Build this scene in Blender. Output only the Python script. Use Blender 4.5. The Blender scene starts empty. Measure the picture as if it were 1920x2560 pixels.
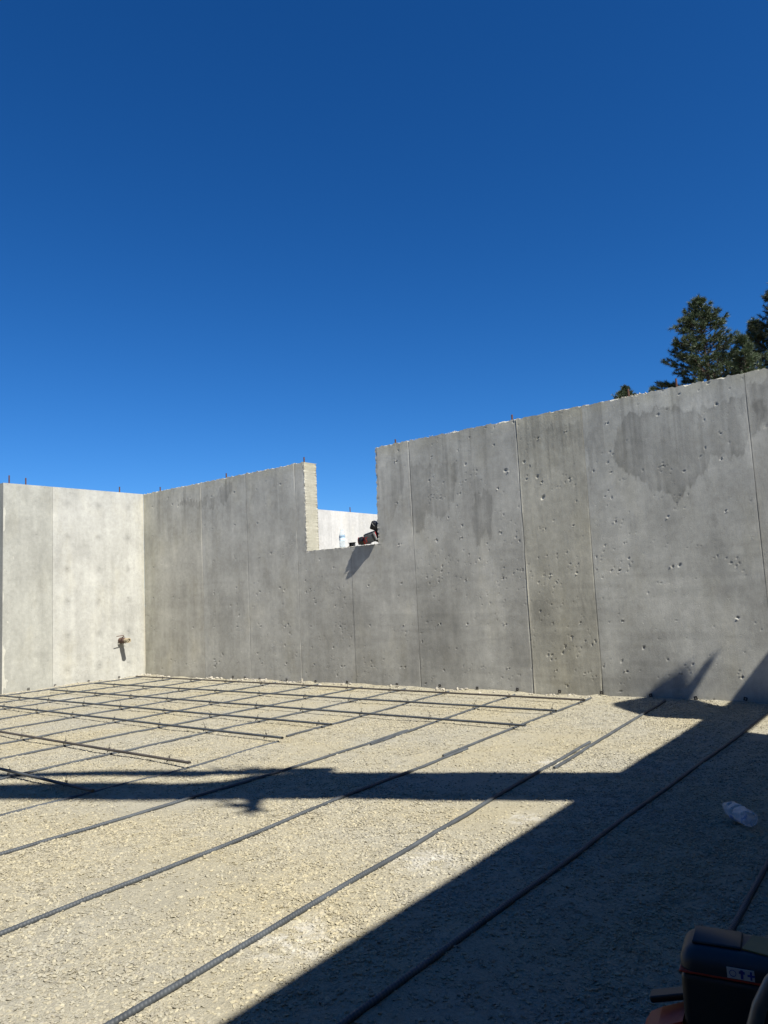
import bpy, math, random
import numpy as np
from mathutils import Matrix, Vector

random.seed(7)
RNG = np.random.default_rng(11)
SC = bpy.context.scene
COL = SC.collection

# ------------------------------------------------------------------ camera
cam_data = bpy.data.cameras.new('camera')
cam = bpy.data.objects.new('camera', cam_data)
COL.objects.link(cam)
RV = (0.78635515, 0.61588608, -0.04826908)
UV = (0.10510972, -0.05638884, 0.99286064)
FV = (-0.60876721, 0.78581463, 0.10907727)
M = Matrix([[RV[i], UV[i], -FV[i]] for i in range(3)]).to_4x4()
M.translation = Vector((8.7888, -6.0087, 0.9245))
cam.matrix_world = M
cam_data.sensor_fit = 'HORIZONTAL'
cam_data.sensor_width = 36.0
cam_data.lens = 35.161
cam_data.clip_start = 0.02
cam_data.clip_end = 2000.0
SC.camera = cam

# ------------------------------------------------------------------ sky and sun
LYR = 0.26
LIGHT = Vector((-1.0, LYR, -1.25)).normalized()      # the way sunlight travels
world = bpy.data.worlds.new('World')
SC.world = world
world.use_nodes = True
wn, wl = world.node_tree.nodes, world.node_tree.links
bg = wn['Background']
sky = wn.new('ShaderNodeTexSky')
sky.sky_type = 'NISHITA'
sky.sun_disc = False
sky.sun_elevation = math.radians(50.4)
sky.sun_rotation = math.radians(104.6)
sky.altitude = 1500
sky.air_density = 1.0
sky.dust_density = 0.5
sky.ozone_density = 3.0
sep = wn.new('ShaderNodeSeparateColor')
com = wn.new('ShaderNodeCombineColor')
wl.new(sky.outputs[0], sep.inputs[0])
for i, (g, a) in enumerate([(1.68, 0.165), (1.18, 0.60), (1.065, 1.12)]):   # deep dry mountain blue
    pw = wn.new('ShaderNodeMath'); pw.operation = 'POWER'; pw.inputs[1].default_value = g
    ml = wn.new('ShaderNodeMath'); ml.operation = 'MULTIPLY'; ml.inputs[1].default_value = a
    wl.new(sep.outputs[i], pw.inputs[0]); wl.new(pw.outputs[0], ml.inputs[0]); wl.new(ml.outputs[0], com.inputs[i])
wl.new(com.outputs[0], bg.inputs[0])
bg.inputs[1].default_value = 0.05

sun_data = bpy.data.lights.new('sun', 'SUN')
sun_data.energy = 5.0
sun_data.angle = math.radians(0.53)
sun_data.color = (1.0, 0.95, 0.86)
sun = bpy.data.objects.new('sun', sun_data)
COL.objects.link(sun)
sun.rotation_euler = LIGHT.to_track_quat('-Z', 'Y').to_euler()

SC.view_settings.view_transform = 'Standard'
SC.view_settings.look = 'None'
SC.view_settings.gamma = 1.0
SC.view_settings.exposure = 1.0
SC.view_settings.use_curve_mapping = False

# ------------------------------------------------------------------ numpy noise
def _h(ix, iy, seed):
    n = (ix.astype(np.int64) * 374761393 + iy.astype(np.int64) * 668265263 + seed * 1442695041) & 0xffffffff
    n = ((n ^ (n >> 13)) * 1274126177) & 0xffffffff
    return ((n ^ (n >> 16)) & 0xffffff) / float(0xffffff)

def vn(x, y, seed=0):
    x0 = np.floor(x); y0 = np.floor(y); fx = x - x0; fy = y - y0
    fx = fx * fx * (3 - 2 * fx); fy = fy * fy * (3 - 2 * fy)
    a = _h(x0, y0, seed); b = _h(x0 + 1, y0, seed); c = _h(x0, y0 + 1, seed); d = _h(x0 + 1, y0 + 1, seed)
    return (a + (b - a) * fx) * (1 - fy) + (c + (d - c) * fx) * fy - 0.5

def fbm(x, y, seed=0, o=4, g=0.5):
    r = 0; a = 1.0
    for i in range(o):
        r = r + a * vn(x * 2 ** i, y * 2 ** i, seed + i * 17); a *= g
    return r

def ss(a, b, x):
    t = np.clip((x - a) / (b - a), 0, 1)
    return t * t * (3 - 2 * t)

def poly_sd(px, py, poly):
    P = np.array(poly, float); Q = np.roll(P, -1, 0)
    best = np.full(px.shape, 1e9); inside = np.zeros(px.shape, bool)
    for (ax, ay), (bx_, by_) in zip(P, Q):
        ex, ey = bx_ - ax, by_ - ay
        t = np.clip(((px - ax) * ex + (py - ay) * ey) / (ex * ex + ey * ey + 1e-12), 0, 1)
        best = np.minimum(best, (px - ax - t * ex) ** 2 + (py - ay - t * ey) ** 2)
        c = (ay > py) != (by_ > py)
        with np.errstate(divide='ignore', invalid='ignore'):
            inside ^= c & (px < (bx_ - ax) * (py - ay) / (by_ - ay + 1e-12) + ax)
    return np.where(inside, 1, -1) * np.sqrt(best)

# ------------------------------------------------------------------ object helpers
def tag(o, label=None, cat=None, group=None, kind=None):
    if label: o['label'] = label
    if cat: o['category'] = cat
    if group: o['group'] = group
    if kind: o['kind'] = kind
    return o

def empty(name, loc, label, cat, group=None):
    o = bpy.data.objects.new(name, None); COL.objects.link(o)
    o.location = loc; o.empty_display_size = 0.1
    return tag(o, label, cat, group)

def np_obj(name, V, F, mat, parent=None, smooth=False, tint=None, origin=None):
    """V Nx3 world coordinates, F Mx3 or Mx4 faces."""
    V = np.asarray(V, np.float32)
    if parent is not None: V = V - np.array(parent.matrix_world.translation if parent.parent else parent.location, np.float32)
    elif origin is not None: V = V - np.array(origin, np.float32)
    F = np.asarray(F, np.int32); k = F.shape[1]
    me = bpy.data.meshes.new(name)
    me.vertices.add(len(V)); me.vertices.foreach_set('co', V.ravel())
    me.loops.add(F.size); me.loops.foreach_set('vertex_index', F.ravel())
    me.polygons.add(len(F)); me.polygons.foreach_set('loop_start', np.arange(0, F.size, k, dtype=np.int32))
    me.update(calc_edges=True)
    if smooth: me.polygons.foreach_set('use_smooth', np.ones(len(F), bool))
    if tint is not None:
        at = me.color_attributes.new('tint', 'FLOAT_COLOR', 'POINT')
        at.data.foreach_set('color', np.asarray(tint, np.float32).ravel())
    me.materials.append(mat)
    me.validate()
    o = bpy.data.objects.new(name, me); COL.objects.link(o)
    if parent is not None: o.parent = parent
    elif origin is not None: o.location = origin
    return o

class MB:
    def __init__(s): s.v = []; s.f = []
    def add(s, v, f):
        b = len(s.v); s.v += [tuple(map(float, p)) for p in v]; s.f += [tuple(i + b for i in q) for q in f]; return s
    def box(s, c, d, R=None, bev=0.0):
        hx, hy, hz = d[0] / 2, d[1] / 2, d[2] / 2
        if bev <= 0:
            V = [Vector((x, y, z)) for z in (-hz, hz) for x, y in ((-hx, -hy), (hx, -hy), (hx, hy), (-hx, hy))]
            Fs = [(3, 2, 1, 0), (4, 5, 6, 7), (0, 1, 5, 4), (1, 2, 6, 5), (2, 3, 7, 6), (3, 0, 4, 7)]
        else:
            V = []; Fs = []; n = 4; ring = []
            for x, y, a0 in ((hx - bev, hy - bev, 0), (-hx + bev, hy - bev, 90), (-hx + bev, -hy + bev, 180), (hx - bev, -hy + bev, 270)):
                for k in range(n):
                    a = math.radians(a0 + 90 * k / (n - 1)); ring.append((x, y, math.cos(a), math.sin(a)))
            lv = [(-hz, 0.35), (-hz + bev * .35, 0.8), (-hz + bev, 1), (hz - bev, 1), (hz - bev * .35, 0.8), (hz, 0.35)]
            for z, q in lv:
                for x, y, cx, sy in ring: V.append(Vector((x + cx * bev * q, y + sy * bev * q, z)))
            m = len(ring)
            for L in range(len(lv) - 1):
                for k in range(m):
                    a = L * m + k; b = L * m + (k + 1) % m; Fs.append((a, b, b + m, a + m))
            Fs.append(tuple(range(m))[::-1]); Fs.append(tuple(range((len(lv) - 1) * m, len(lv) * m)))
        if R is not None: V = [R @ v for v in V]
        return s.add([v + Vector(c) for v in V], Fs)
    def tube(s, pts, rad, n=10, cap=True):
        pts = [Vector(p) for p in pts]
        if not isinstance(rad, (list, tuple)): rad = [rad] * len(pts)
        V = []; Fs = []; up = None
        for i, p in enumerate(pts):
            d = (pts[min(i + 1, len(pts) - 1)] - pts[max(i - 1, 0)]).normalized()
            if up is None: up = Vector((0, 0, 1)) if abs(d.z) < .9 else Vector((1, 0, 0))
            a = d.cross(up).normalized(); up = a.cross(d).normalized()
            for k in range(n):
                t = 2 * math.pi * k / n; V.append(p + (a * math.cos(t) + up * math.sin(t)) * rad[i])
        for i in range(len(pts) - 1):
            for k in range(n):
                q = i * n + k; w = i * n + (k + 1) % n; Fs.append((q, w, w + n, q + n))
        if cap: Fs.append(tuple(range(n))[::-1]); Fs.append(tuple(range((len(pts) - 1) * n, len(pts) * n)))
        return s.add(V, Fs)
    def build(s, name, mat, parent=None, smooth=False, origin=None):
        me = bpy.data.meshes.new(name)
        off = Vector((0, 0, 0))
        if parent is not None: off = Vector(parent.location)
        elif origin is not None: off = Vector(origin)
        me.from_pydata([tuple(Vector(v) - off) for v in s.v], [], s.f); me.update()
        if smooth:
            me.polygons.foreach_set('use_smooth', np.ones(len(me.polygons), bool))
            try: me.set_sharp_from_angle(angle=math.radians(45))
            except Exception: pass
        me.materials.append(mat)
        o = bpy.data.objects.new(name, me); COL.objects.link(o)
        if parent is not None: o.parent = parent
        elif origin is not None: o.location = origin
        return o

# ------------------------------------------------------------------ materials
def nodes_of(name):
    m = bpy.data.materials.new(name); m.use_nodes = True
    return m, m.node_tree.nodes, m.node_tree.links, m.node_tree.nodes['Principled BSDF']

def simple(name, col, rough=0.6, metal=0.0, var=0.12, scale=30.0, bump=0.0):
    m, n, l, b = nodes_of(name)
    tc = n.new('ShaderNodeTexCoord'); nz = n.new('ShaderNodeTexNoise'); nz.inputs['Scale'].default_value = scale
    nz.inputs['Detail'].default_value = 4
    l.new(tc.outputs['Object'], nz.inputs['Vector'])
    r = n.new('ShaderNodeMapRange'); r.inputs[1].default_value = .3; r.inputs[2].default_value = .7
    r.inputs[3].default_value = 1 - var; r.inputs[4].default_value = 1 + var
    l.new(nz.outputs[0], r.inputs[0])
    mx = n.new('ShaderNodeVectorMath'); mx.operation = 'SCALE'; mx.inputs[0].default_value = col
    l.new(r.outputs[0], mx.inputs['Scale']); l.new(mx.outputs[0], b.inputs['Base Color'])
    b.inputs['Roughness'].default_value = rough; b.inputs['Metallic'].default_value = metal
    if bump:
        bp = n.new('ShaderNodeBump'); bp.inputs['Distance'].default_value = bump; l.new(nz.outputs[0], bp.inputs['Height']); l.new(bp.outputs[0], b.inputs['Normal'])
    return m

def math_n(n, l, op, a, b=None, c=None):
    q = n.new('ShaderNodeMath'); q.operation = op
    for i, v in enumerate((a, b, c)):
        if v is None: continue
        if isinstance(v, (int, float)): q.inputs[i].default_value = v
        else: l.new(v, q.inputs[i])
    return q.outputs[0]

def rng_n(n, l, v, a, b, c, d):
    r = n.new('ShaderNodeMapRange'); l.new(v, r.inputs[0])
    for i, x in enumerate((a, b, c, d)): r.inputs[i + 1].default_value = x
    return r.outputs[0]

def noise_n(n, l, vec, scale, detail=4, rough=.55, stretch=None):
    if stretch:
        mp = n.new('ShaderNodeMapping'); mp.inputs['Scale'].default_value = stretch; l.new(vec, mp.inputs['Vector']); vec = mp.outputs[0]
    z = n.new('ShaderNodeTexNoise'); z.inputs['Scale'].default_value = scale; z.inputs['Detail'].default_value = detail
    z.inputs['Roughness'].default_value = rough; l.new(vec, z.inputs['Vector']); return z.outputs[0]

def concrete(name, base, fine=0.0006, hole=0.004):
    m, n, l, b = nodes_of(name)
    geo = n.new('ShaderNodeNewGeometry'); pos = geo.outputs['Position']
    at = n.new('ShaderNodeAttribute'); at.attribute_name = 'tint'
    big = rng_n(n, l, noise_n(n, l, pos, 1.6, 5), .3, .7, .84, 1.16)
    strk = rng_n(n, l, noise_n(n, l, pos, 9, 5, .6, (1, 1, .12)), .3, .7, .90, 1.10)
    fin = rng_n(n, l, noise_n(n, l, pos, 140, 3, .7), .3, .7, .9, 1.1)
    mid = rng_n(n, l, noise_n(n, l, pos, 22, 5, .65), .3, .7, .90, 1.10)
    f = math_n(n, l, 'MULTIPLY', math_n(n, l, 'MULTIPLY', big, strk), math_n(n, l, 'MULTIPLY', fin, mid))
    c1 = n.new('ShaderNodeVectorMath'); c1.operation = 'SCALE'; l.new(at.outputs['Color'], c1.inputs[0]); l.new(f, c1.inputs['Scale'])
    c2 = n.new('ShaderNodeVectorMath'); c2.operation = 'MULTIPLY'; l.new(c1.outputs[0], c2.inputs[0]); c2.inputs[1].default_value = base
    # a few warm mineral blooms
    bloom = rng_n(n, l, noise_n(n, l, pos, 3.1, 4, .6, (1, 1, .5)), .52, .72, 0, .35)
    mx = n.new('ShaderNodeMix'); mx.data_type = 'RGBA'; l.new(bloom, mx.inputs[0]); l.new(c2.outputs[0], mx.inputs[6])
    c3 = n.new('ShaderNodeVectorMath'); c3.operation = 'MULTIPLY'; l.new(c2.outputs[0], c3.inputs[0]); c3.inputs[1].default_value = (1.03, .98, .84)
    l.new(c3.outputs[0], mx.inputs[7]); l.new(mx.outputs[2], b.inputs['Base Color'])
    b.inputs['Roughness'].default_value = .85
    b.inputs['Specular IOR Level'].default_value = .25
    # fine relief: trowel grain and pinholes
    vor = n.new('ShaderNodeTexVoronoi'); vor.inputs['Scale'].default_value = 26; l.new(pos, vor.inputs['Vector'])
    dens = rng_n(n, l, noise_n(n, l, pos, 3.5, 3), .5, .68, .0, .30)
    pin = math_n(n, l, 'SUBTRACT', 1.0, math_n(n, l, 'LESS_THAN', vor.outputs['Distance'], dens))
    b1 = n.new('ShaderNodeBump'); b1.inputs['Distance'].default_value = hole; b1.inputs['Strength'].default_value = .7
    l.new(pin, b1.inputs['Height'])
    b2 = n.new('ShaderNodeBump'); b2.inputs['Distance'].default_value = fine
    hh = math_n(n, l, 'ADD', noise_n(n, l, pos, 170, 3, .6), noise_n(n, l, pos, 60, 4, .6, (1, 1, .3)))
    l.new(hh, b2.inputs['Height']); l.new(b1.outputs[0], b2.inputs['Normal']); l.new(b2.outputs[0], b.inputs['Normal'])
    return m

M_CONC = concrete('concrete_grey', (.388, .382, .343), .0011, .003)
M_CONC_L = concrete('concrete_pale', (.345, .344, .318), .0016, .003)
M_CONC_F = concrete('concrete_chalky', (.40, .40, .385), .0008, .002)
M_CRUMB = simple('pale_concrete_crumbs', (.33, .305, .25), .9, var=.25, scale=80)
M_RUST = simple('rusty_steel', (.085, .038, .025), .85, .2, .4, 90, .001)
M_BAR = simple('mill_scale_steel', (.046, .053, .060), .6, .0, .30, 9, 0)
M_BARR = simple('brown_mill_scale_steel', (.055, .048, .042), .6, .0, .35, 6, 0)
M_WIRE = simple('black_tie_wire', (.03, .028, .027), .6, .5)
M_PLATE = simple('dark_tie_plate', (.045, .042, .04), .6, .5)
M_BLACK = simple('black_tool_plastic', (.008, .008, .009), .42, 0, .2, 40)
M_GREYP = simple('grey_tool_plastic', (.05, .054, .056), .5, 0, .2, 60)
M_RED = simple('red_tool_plastic', (.30, .012, .010), .4, 0, .15, 40)
M_WHITE = simple('white_sticker', (.42, .42, .41), .5, 0, .05, 40)
M_NAVY = simple('dark_navy_plastic', (.010, .013, .018), .5, 0, .15, 30)
M_ORANGE = simple('orange_plastic', (.34, .024, .008), .5, 0, .1, 30)
M_YELL = simple('dull_yellow_sticker', (.16, .13, .04), .6, 0, .1, 30)
M_BLUE = simple('blue_knob_plastic', (.02, .04, .22), .4)
M_SILV = simple('satin_grey_metal', (.12, .12, .115), .4, .6, .1, 20)
M_LBLUE = simple('bottle_label_print_blue', (.04, .22, .42), .5)
M_LPALE = simple('bottle_label_pale', (.62, .72, .78), .5, 0, .12, 120)
M_BARK = simple('pine_bark', (.075, .055, .042), .95, 0, .35, 6, .02)
M_PVC = simple('tan_sleeve_plastic', (.30, .255, .17), .6, 0, .3, 60)
M_WRAP = simple('brown_torn_wrap', (.10, .06, .043), .9, 0, .4, 80)
M_CAST_BAND = simple('band_caster_ochre', (.30, .24, .08), .5, .1, .1, 4)  # colour of the added caster behind the dark band
M_CAST_ROUND = simple('round_caster_green', (.09, .11, .10), .9, 0, .2, 8)  # colour of the added caster behind the round shade

def needle_mat():
    m, n, l, b = nodes_of('pine_needles')
    at = n.new('ShaderNodeAttribute'); at.attribute_name = 'tint'
    l.new(at.outputs['Color'], b.inputs['Base Color']); b.inputs['Roughness'].default_value = .55
    return m
M_NEED = needle_mat()

def plastic_film(name, col, haze):
    m, n, l, b = nodes_of(name)
    out = n['Material Output']
    tr = n.new('ShaderNodeBsdfTransparent'); tr.inputs[0].default_value = (*col, 1)
    b.inputs['Base Color'].default_value = (.75, .78, .8, 1); b.inputs['Roughness'].default_value = .12
    lw = n.new('ShaderNodeLayerWeight'); lw.inputs[0].default_value = .35
    f = rng_n(n, l, lw.outputs['Facing'], 0, 1, haze, .65)
    mx = n.new('ShaderNodeMixShader'); l.new(f, mx.inputs[0]); l.new(tr.outputs[0], mx.inputs[1]); l.new(b.outputs[0], mx.inputs[2])
    l.new(mx.outputs[0], out.inputs[0])
    return m
M_PET = plastic_film('clear_bottle_plastic', (.88, .93, .95), .15)
M_PETC = plastic_film('clouded_bottle_plastic', (.90, .92, .94), .13)

WHITE_SPOTS = [(7.19, -3.81, .16), (7.22, -4.47, .20), (7.25, -3.21, .12), (6.92, -2.26, .15), (1.26, -1.84, .30)]
def gravel_mat(name, chip):
    m, n, l, b = nodes_of(name)
    geo = n.new('ShaderNodeNewGeometry'); pos = geo.outputs['Position']
    reg = rng_n(n, l, noise_n(n, l, pos, 1.3, 5, .6), .35, .65, 0, 1)
    mx = n.new('ShaderNodeMix'); mx.data_type = 'RGBA'; l.new(reg, mx.inputs[0])
    mx.inputs[6].default_value = (.298, .270, .190, 1); mx.inputs[7].default_value = (.278, .264, .212, 1)
    col = mx.outputs[2]
    if chip:
        oi = n.new('ShaderNodeObjectInfo')
        cr = n.new('ShaderNodeValToRGB'); l.new(oi.outputs['Random'], cr.inputs[0])
        e = cr.color_ramp.elements; cr.color_ramp.interpolation = 'LINEAR'
        e[0].position = 0; e[0].color = (.74, .74, .78, 1); e[1].position = 1; e[1].color = (1.22, 1.2, 1.14, 1)
        for p_, c_ in ((.15, (.90, .90, .93, 1)), (.35, (1.0, .97, .92, 1)), (.6, (.98, 1, 1.05, 1)), (.85, (1.14, 1.12, 1.06, 1))):
            q = e.new(p_); q.color = c_
        mu = n.new('ShaderNodeMix'); mu.data_type = 'RGBA'; mu.blend_type = 'MULTIPLY'; mu.inputs[0].default_value = 1
        l.new(col, mu.inputs[6]); l.new(cr.outputs[0], mu.inputs[7]); col = mu.outputs[2]
        g = rng_n(n, l, noise_n(n, l, pos, 260, 3), .3, .7, .9, 1.1)
    else:
        g = math_n(n, l, 'MULTIPLY', rng_n(n, l, noise_n(n, l, pos, 95, 4, .7), .3, .7, .82, 1.15), rng_n(n, l, noise_n(n, l, pos, 18, 4), .3, .7, .93, 1.07))
    v = n.new('ShaderNodeVectorMath'); v.operation = 'SCALE'; l.new(col, v.inputs[0]); l.new(g, v.inputs['Scale']); col = v.outputs[0]
    # spilled white powder
    acc = None
    jit = noise_n(n, l, pos, 14, 5, .75)
    for x, y, r in WHITE_SPOTS:
        mp = n.new('ShaderNodeMapping'); mp.vector_type = 'POINT'
        mp.inputs['Location'].default_value = (-x, -y * 1.0, 0); l.new(pos, mp.inputs['Vector'])
        ln = n.new('ShaderNodeVectorMath'); ln.operation = 'LENGTH'; l.new(mp.outputs[0], ln.inputs[0])
        s = rng_n(n, l, ln.outputs['Value'], 0, r, .62, 0)
        acc = s if acc is None else math_n(n, l, 'MAXIMUM', acc, s)
    w = rng_n(n, l, math_n(n, l, 'MULTIPLY', acc, rng_n(n, l, jit, .42, .6, 0, 1.6)), 0.05, .6, 0, .36)
    m2 = n.new('ShaderNodeMix'); m2.data_type = 'RGBA'; l.new(w, m2.inputs[0]); l.new(col, m2.inputs[6]); m2.inputs[7].default_value = (.52, .52, .50, 1)
    l.new(m2.outputs[2], b.inputs['Base Color'])
    b.inputs['Roughness'].default_value = .95; b.inputs['Specular IOR Level'].default_value = .15
    bp = n.new('ShaderNodeBump'); bp.inputs['Distance'].default_value = .0015 if chip else .006
    hh = noise_n(n, l, pos, 300, 3) if chip else math_n(n, l, 'ADD', noise_n(n, l, pos, 120, 4, .7), noise_n(n, l, pos, 45, 4, .6))
    l.new(hh, bp.inputs['Height']); l.new(bp.outputs[0], b.inputs['Normal'])
    return m
M_BED = gravel_mat('gravel_fines', False)
M_CHIP = gravel_mat('gravel_stone', True)
M_SOIL = simple('dry_soil', (.22, .18, .12), .95, 0, .25, 1.5, .02)

# ------------------------------------------------------------------ ground
def gh(x, y):
    """height of the gravel surface"""
    h = .009 * fbm(x / .8, y / .8, 3, 3) + .006 * fbm(x / .22, y / .22, 5, 3)
    for yy, x0, x1 in ((-1.02, 6.9, 7.35), (-1.5, 6.9, 7.3), (-2.0, 6.9, 7.2)):        # shallow grooves across the gravel
        h = h - .010 * np.exp(-((y - yy - .02 * np.sin(x * 9)) / .012) ** 2) * ss(x0, x0 + .08, x) * (1 - ss(x1, x1 + .2, x))
    # banked crumbs along the walls
    h = h + .022 * np.exp(-np.abs(y) / .07) * (.7 + fbm(x / .25, y / .25, 9, 3)) * (x > -.1)
    h = h + .018 * np.exp(-np.abs(x) / .07) * (.6 + fbm(x / .25, y / .25, 12, 3)) * (y > -1.9)
    return h

gnd = MB().add([(-400, -400, -.06), (400, -400, -.06), (400, 400, -.06), (-400, 400, -.06)], [(0, 1, 2, 3)]).build('ground', M_SOIL)
tag(gnd, kind='structure')

gx = np.arange(-4.0, 9.60001, .02); gy = np.arange(-7.2, .02001, .02)
X, Y = np.meshgrid(gx, gy); Z = gh(X, Y) + .0035 * fbm(X / .035, Y / .035, 21, 2)
nx, ny = len(gx), len(gy)
idx = np.arange(nx * ny).reshape(ny, nx)
F = np.stack([idx[:-1, :-1], idx[:-1, 1:], idx[1:, 1:], idx[1:, :-1]], -1).reshape(-1, 4)
bed = np_obj('gravel_bed', np.stack([X, Y, Z], -1).reshape(-1, 3), F, M_BED, smooth=True)
tag(bed, kind='structure')

def scatter(name, P, scl, rot, mat, seed, sub=1, variants=6):
    me = bpy.data.meshes.new(name); me.vertices.add(len(P)); me.vertices.foreach_set('co', P.astype(np.float32).ravel())
    a = me.attributes.new('scl', 'FLOAT_VECTOR', 'POINT'); a.data.foreach_set('vector', scl.astype(np.float32).ravel())
    a = me.attributes.new('rot', 'FLOAT_VECTOR', 'POINT'); a.data.foreach_set('vector', rot.astype(np.float32).ravel())
    me.update()
    o = bpy.data.objects.new(name, me); COL.objects.link(o); me.materials.append(mat)
    ng = bpy.data.node_groups.new(name + '_nodes', 'GeometryNodeTree')
    ng.interface.new_socket('Geometry', in_out='INPUT', socket_type='NodeSocketGeometry')
    ng.interface.new_socket('Geometry', in_out='OUTPUT', socket_type='NodeSocketGeometry')
    n, l = ng.nodes, ng.links
    gi = n.new('NodeGroupInput'); go = n.new('NodeGroupOutput')
    g2i = n.new('GeometryNodeGeometryToInstance')
    for k in range(variants):
        ico = n.new('GeometryNodeMeshIcoSphere'); ico.inputs['Radius'].default_value = 1; ico.inputs['Subdivisions'].default_value = sub
        sp = n.new('GeometryNodeSetPosition'); l.new(ico.outputs[0], sp.inputs['Geometry'])
        p = n.new('GeometryNodeInputPosition'); nz = n.new('ShaderNodeTexNoise'); nz.noise_dimensions = '4D'
        nz.inputs['W'].default_value = seed * 10 + k * 3.7; nz.inputs['Scale'].default_value = .9
        l.new(p.outputs[0], nz.inputs['Vector'])
        sb = n.new('ShaderNodeVectorMath'); sb.operation = 'SUBTRACT'; sb.inputs[1].default_value = (.5, .5, .5); l.new(nz.outputs['Color'], sb.inputs[0])
        sc_ = n.new('ShaderNodeVectorMath'); sc_.operation = 'SCALE'; sc_.inputs['Scale'].default_value = 2.0; l.new(sb.outputs[0], sc_.inputs[0])
        l.new(sc_.outputs[0], sp.inputs['Offset'])
        sm = n.new('GeometryNodeSetMaterial'); sm.inputs['Material'].default_value = mat; l.new(sp.outputs[0], sm.inputs[0])
        l.new(sm.outputs[0], g2i.inputs[0])
    ip = n.new('GeometryNodeInstanceOnPoints'); l.new(gi.outputs[0], ip.inputs['Points']); l.new(g2i.outputs[0], ip.inputs['Instance'])
    ip.inputs['Pick Instance'].default_value = True
    def named(nm):
        q = n.new('GeometryNodeInputNamedAttribute'); q.data_type = 'FLOAT_VECTOR'; q.inputs['Name'].default_value = nm
        return q.outputs['Attribute']
    e2r = n.new('FunctionNodeEulerToRotation'); l.new(named('rot'), e2r.inputs[0]); l.new(e2r.outputs[0], ip.inputs['Rotation'])
    l.new(named('scl'), ip.inputs['Scale']); l.new(ip.outputs[0], go.inputs[0])
    md = o.modifiers.new('scatter', 'NODES'); md.node_group = ng
    return o

def chips(x0, x1, y0, y1, dens, smin, smax, reject, power=2.2):
    N = int((x1 - x0) * (y1 - y0) * dens)
    x = RNG.uniform(x0, x1, N); y = RNG.uniform(y0, y1, N)
    keep = reject(x, y); x = x[keep]; y = y[keep]; N = len(x)
    s = smin + (smax - smin) * RNG.random(N) ** power
    scl = np.stack([s, s * RNG.uniform(.5, .95, N), s * RNG.uniform(.22, .5, N)], -1) * .5
    rot = np.stack([RNG.normal(0, .22, N), RNG.normal(0, .22, N), RNG.uniform(0, 6.28, N)], -1)
    return np.stack([x, y, gh(x, y) + scl[:, 2] * .45], -1), scl, rot
CX, CY = 8.79, -6.0
def band(d0, d1):
    def f(x, y):
        d = np.hypot(x - CX, y - CY)
        fine = fbm(x / .55, y / .55, 40, 3)
        k = RNG.random(len(x)) < np.clip(.75 - fine * 1.5, .16, 1)
        return (d >= d0) & (d < d1) & k & ((x > .01) | (y < -1.88)) & (y < -.005)
    return f
parts_ = [chips(4.5, 9.25, -6.2, 0, 36000, .0035, .0175, band(1.0, 3.6), 4.4),
          chips(1.5, 9.25, -6.2, 0, 14000, .0050, .018, band(3.6, 6.2), 3.6),
          chips(-1., 9.25, -6.2, 0, 6000, .007, .018, band(6.2, 12.), 2.8)]
P = np.concatenate([a[0] for a in parts_]); S_ = np.concatenate([a[1] for a in parts_]); R_ = np.concatenate([a[2] for a in parts_])
grav = scatter('gravel', P, S_, R_, M_CHIP, 1)
tag(grav, 'loose crushed buff gravel covering the floor inside the foundation walls', 'gravel', kind='stuff')

# rubble banked along the wall foot
N = 1900
t = RNG.random(N); on_left = RNG.random(N) < .16
x = np.where(on_left, .012 + RNG.exponential(.03, N), RNG.uniform(.02, 7.9, N)); y = np.where(on_left, -RNG.uniform(.0, 1.86, N), -.012 - RNG.exponential(.035, N))
clump = fbm(x / .22, y * 0 + 3, 60, 3); k = RNG.random(N) < np.clip(.35 + clump * 2.8 - .1, .03, 1); x = x[k]; y = y[k]; N = len(x)
s = .006 + .036 * RNG.random(N) ** 4.5 * np.where(x < 5.6, 1, .5)
scl = np.stack([s, s * RNG.uniform(.5, 1, N), s * RNG.uniform(.4, .9, N)], -1) * .5
rot = RNG.uniform(-1, 1, (N, 3)) * np.array([.6, .6, 3.1])
rub = scatter('concrete_rubble', np.stack([x, y, gh(x, y) + scl[:, 2] * .6], -1), scl, rot, M_CRUMB, 5)
tag(rub, 'pale broken concrete crumbs banked along the foot of the walls', 'rubble', kind='stuff')

# ------------------------------------------------------------------ concrete walls
H = 2.44
TH = 0.20
ROWS = [.20, .61, 1.02, 1.42, 1.83, 2.24]

def stamp(D, us, zs, u, z, fn, r):
    i0, i1 = np.searchsorted(us, [u - r, u + r]); j0, j1 = np.searchsorted(zs, [z - r, z + r])
    if i1 <= i0 or j1 <= j0: return
    UU, ZZ = np.meshgrid(us[i0:i1], zs[j0:j1]); D[j0:j1, i0:i1] += fn(UU - u, ZZ - z)

def pit(a, bb, ang, dep, rim=0.0):
    ca, sa = math.cos(ang), math.sin(ang)
    def f(du, dz):
        p = (du * ca + dz * sa) / a; q = (-du * sa + dz * ca) / bb
        r2 = p * p + q * q
        return dep * np.exp(-r2 ** 2.5) - rim * np.exp(-((np.sqrt(r2) - 1.5) / .5) ** 2)
    return f

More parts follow.
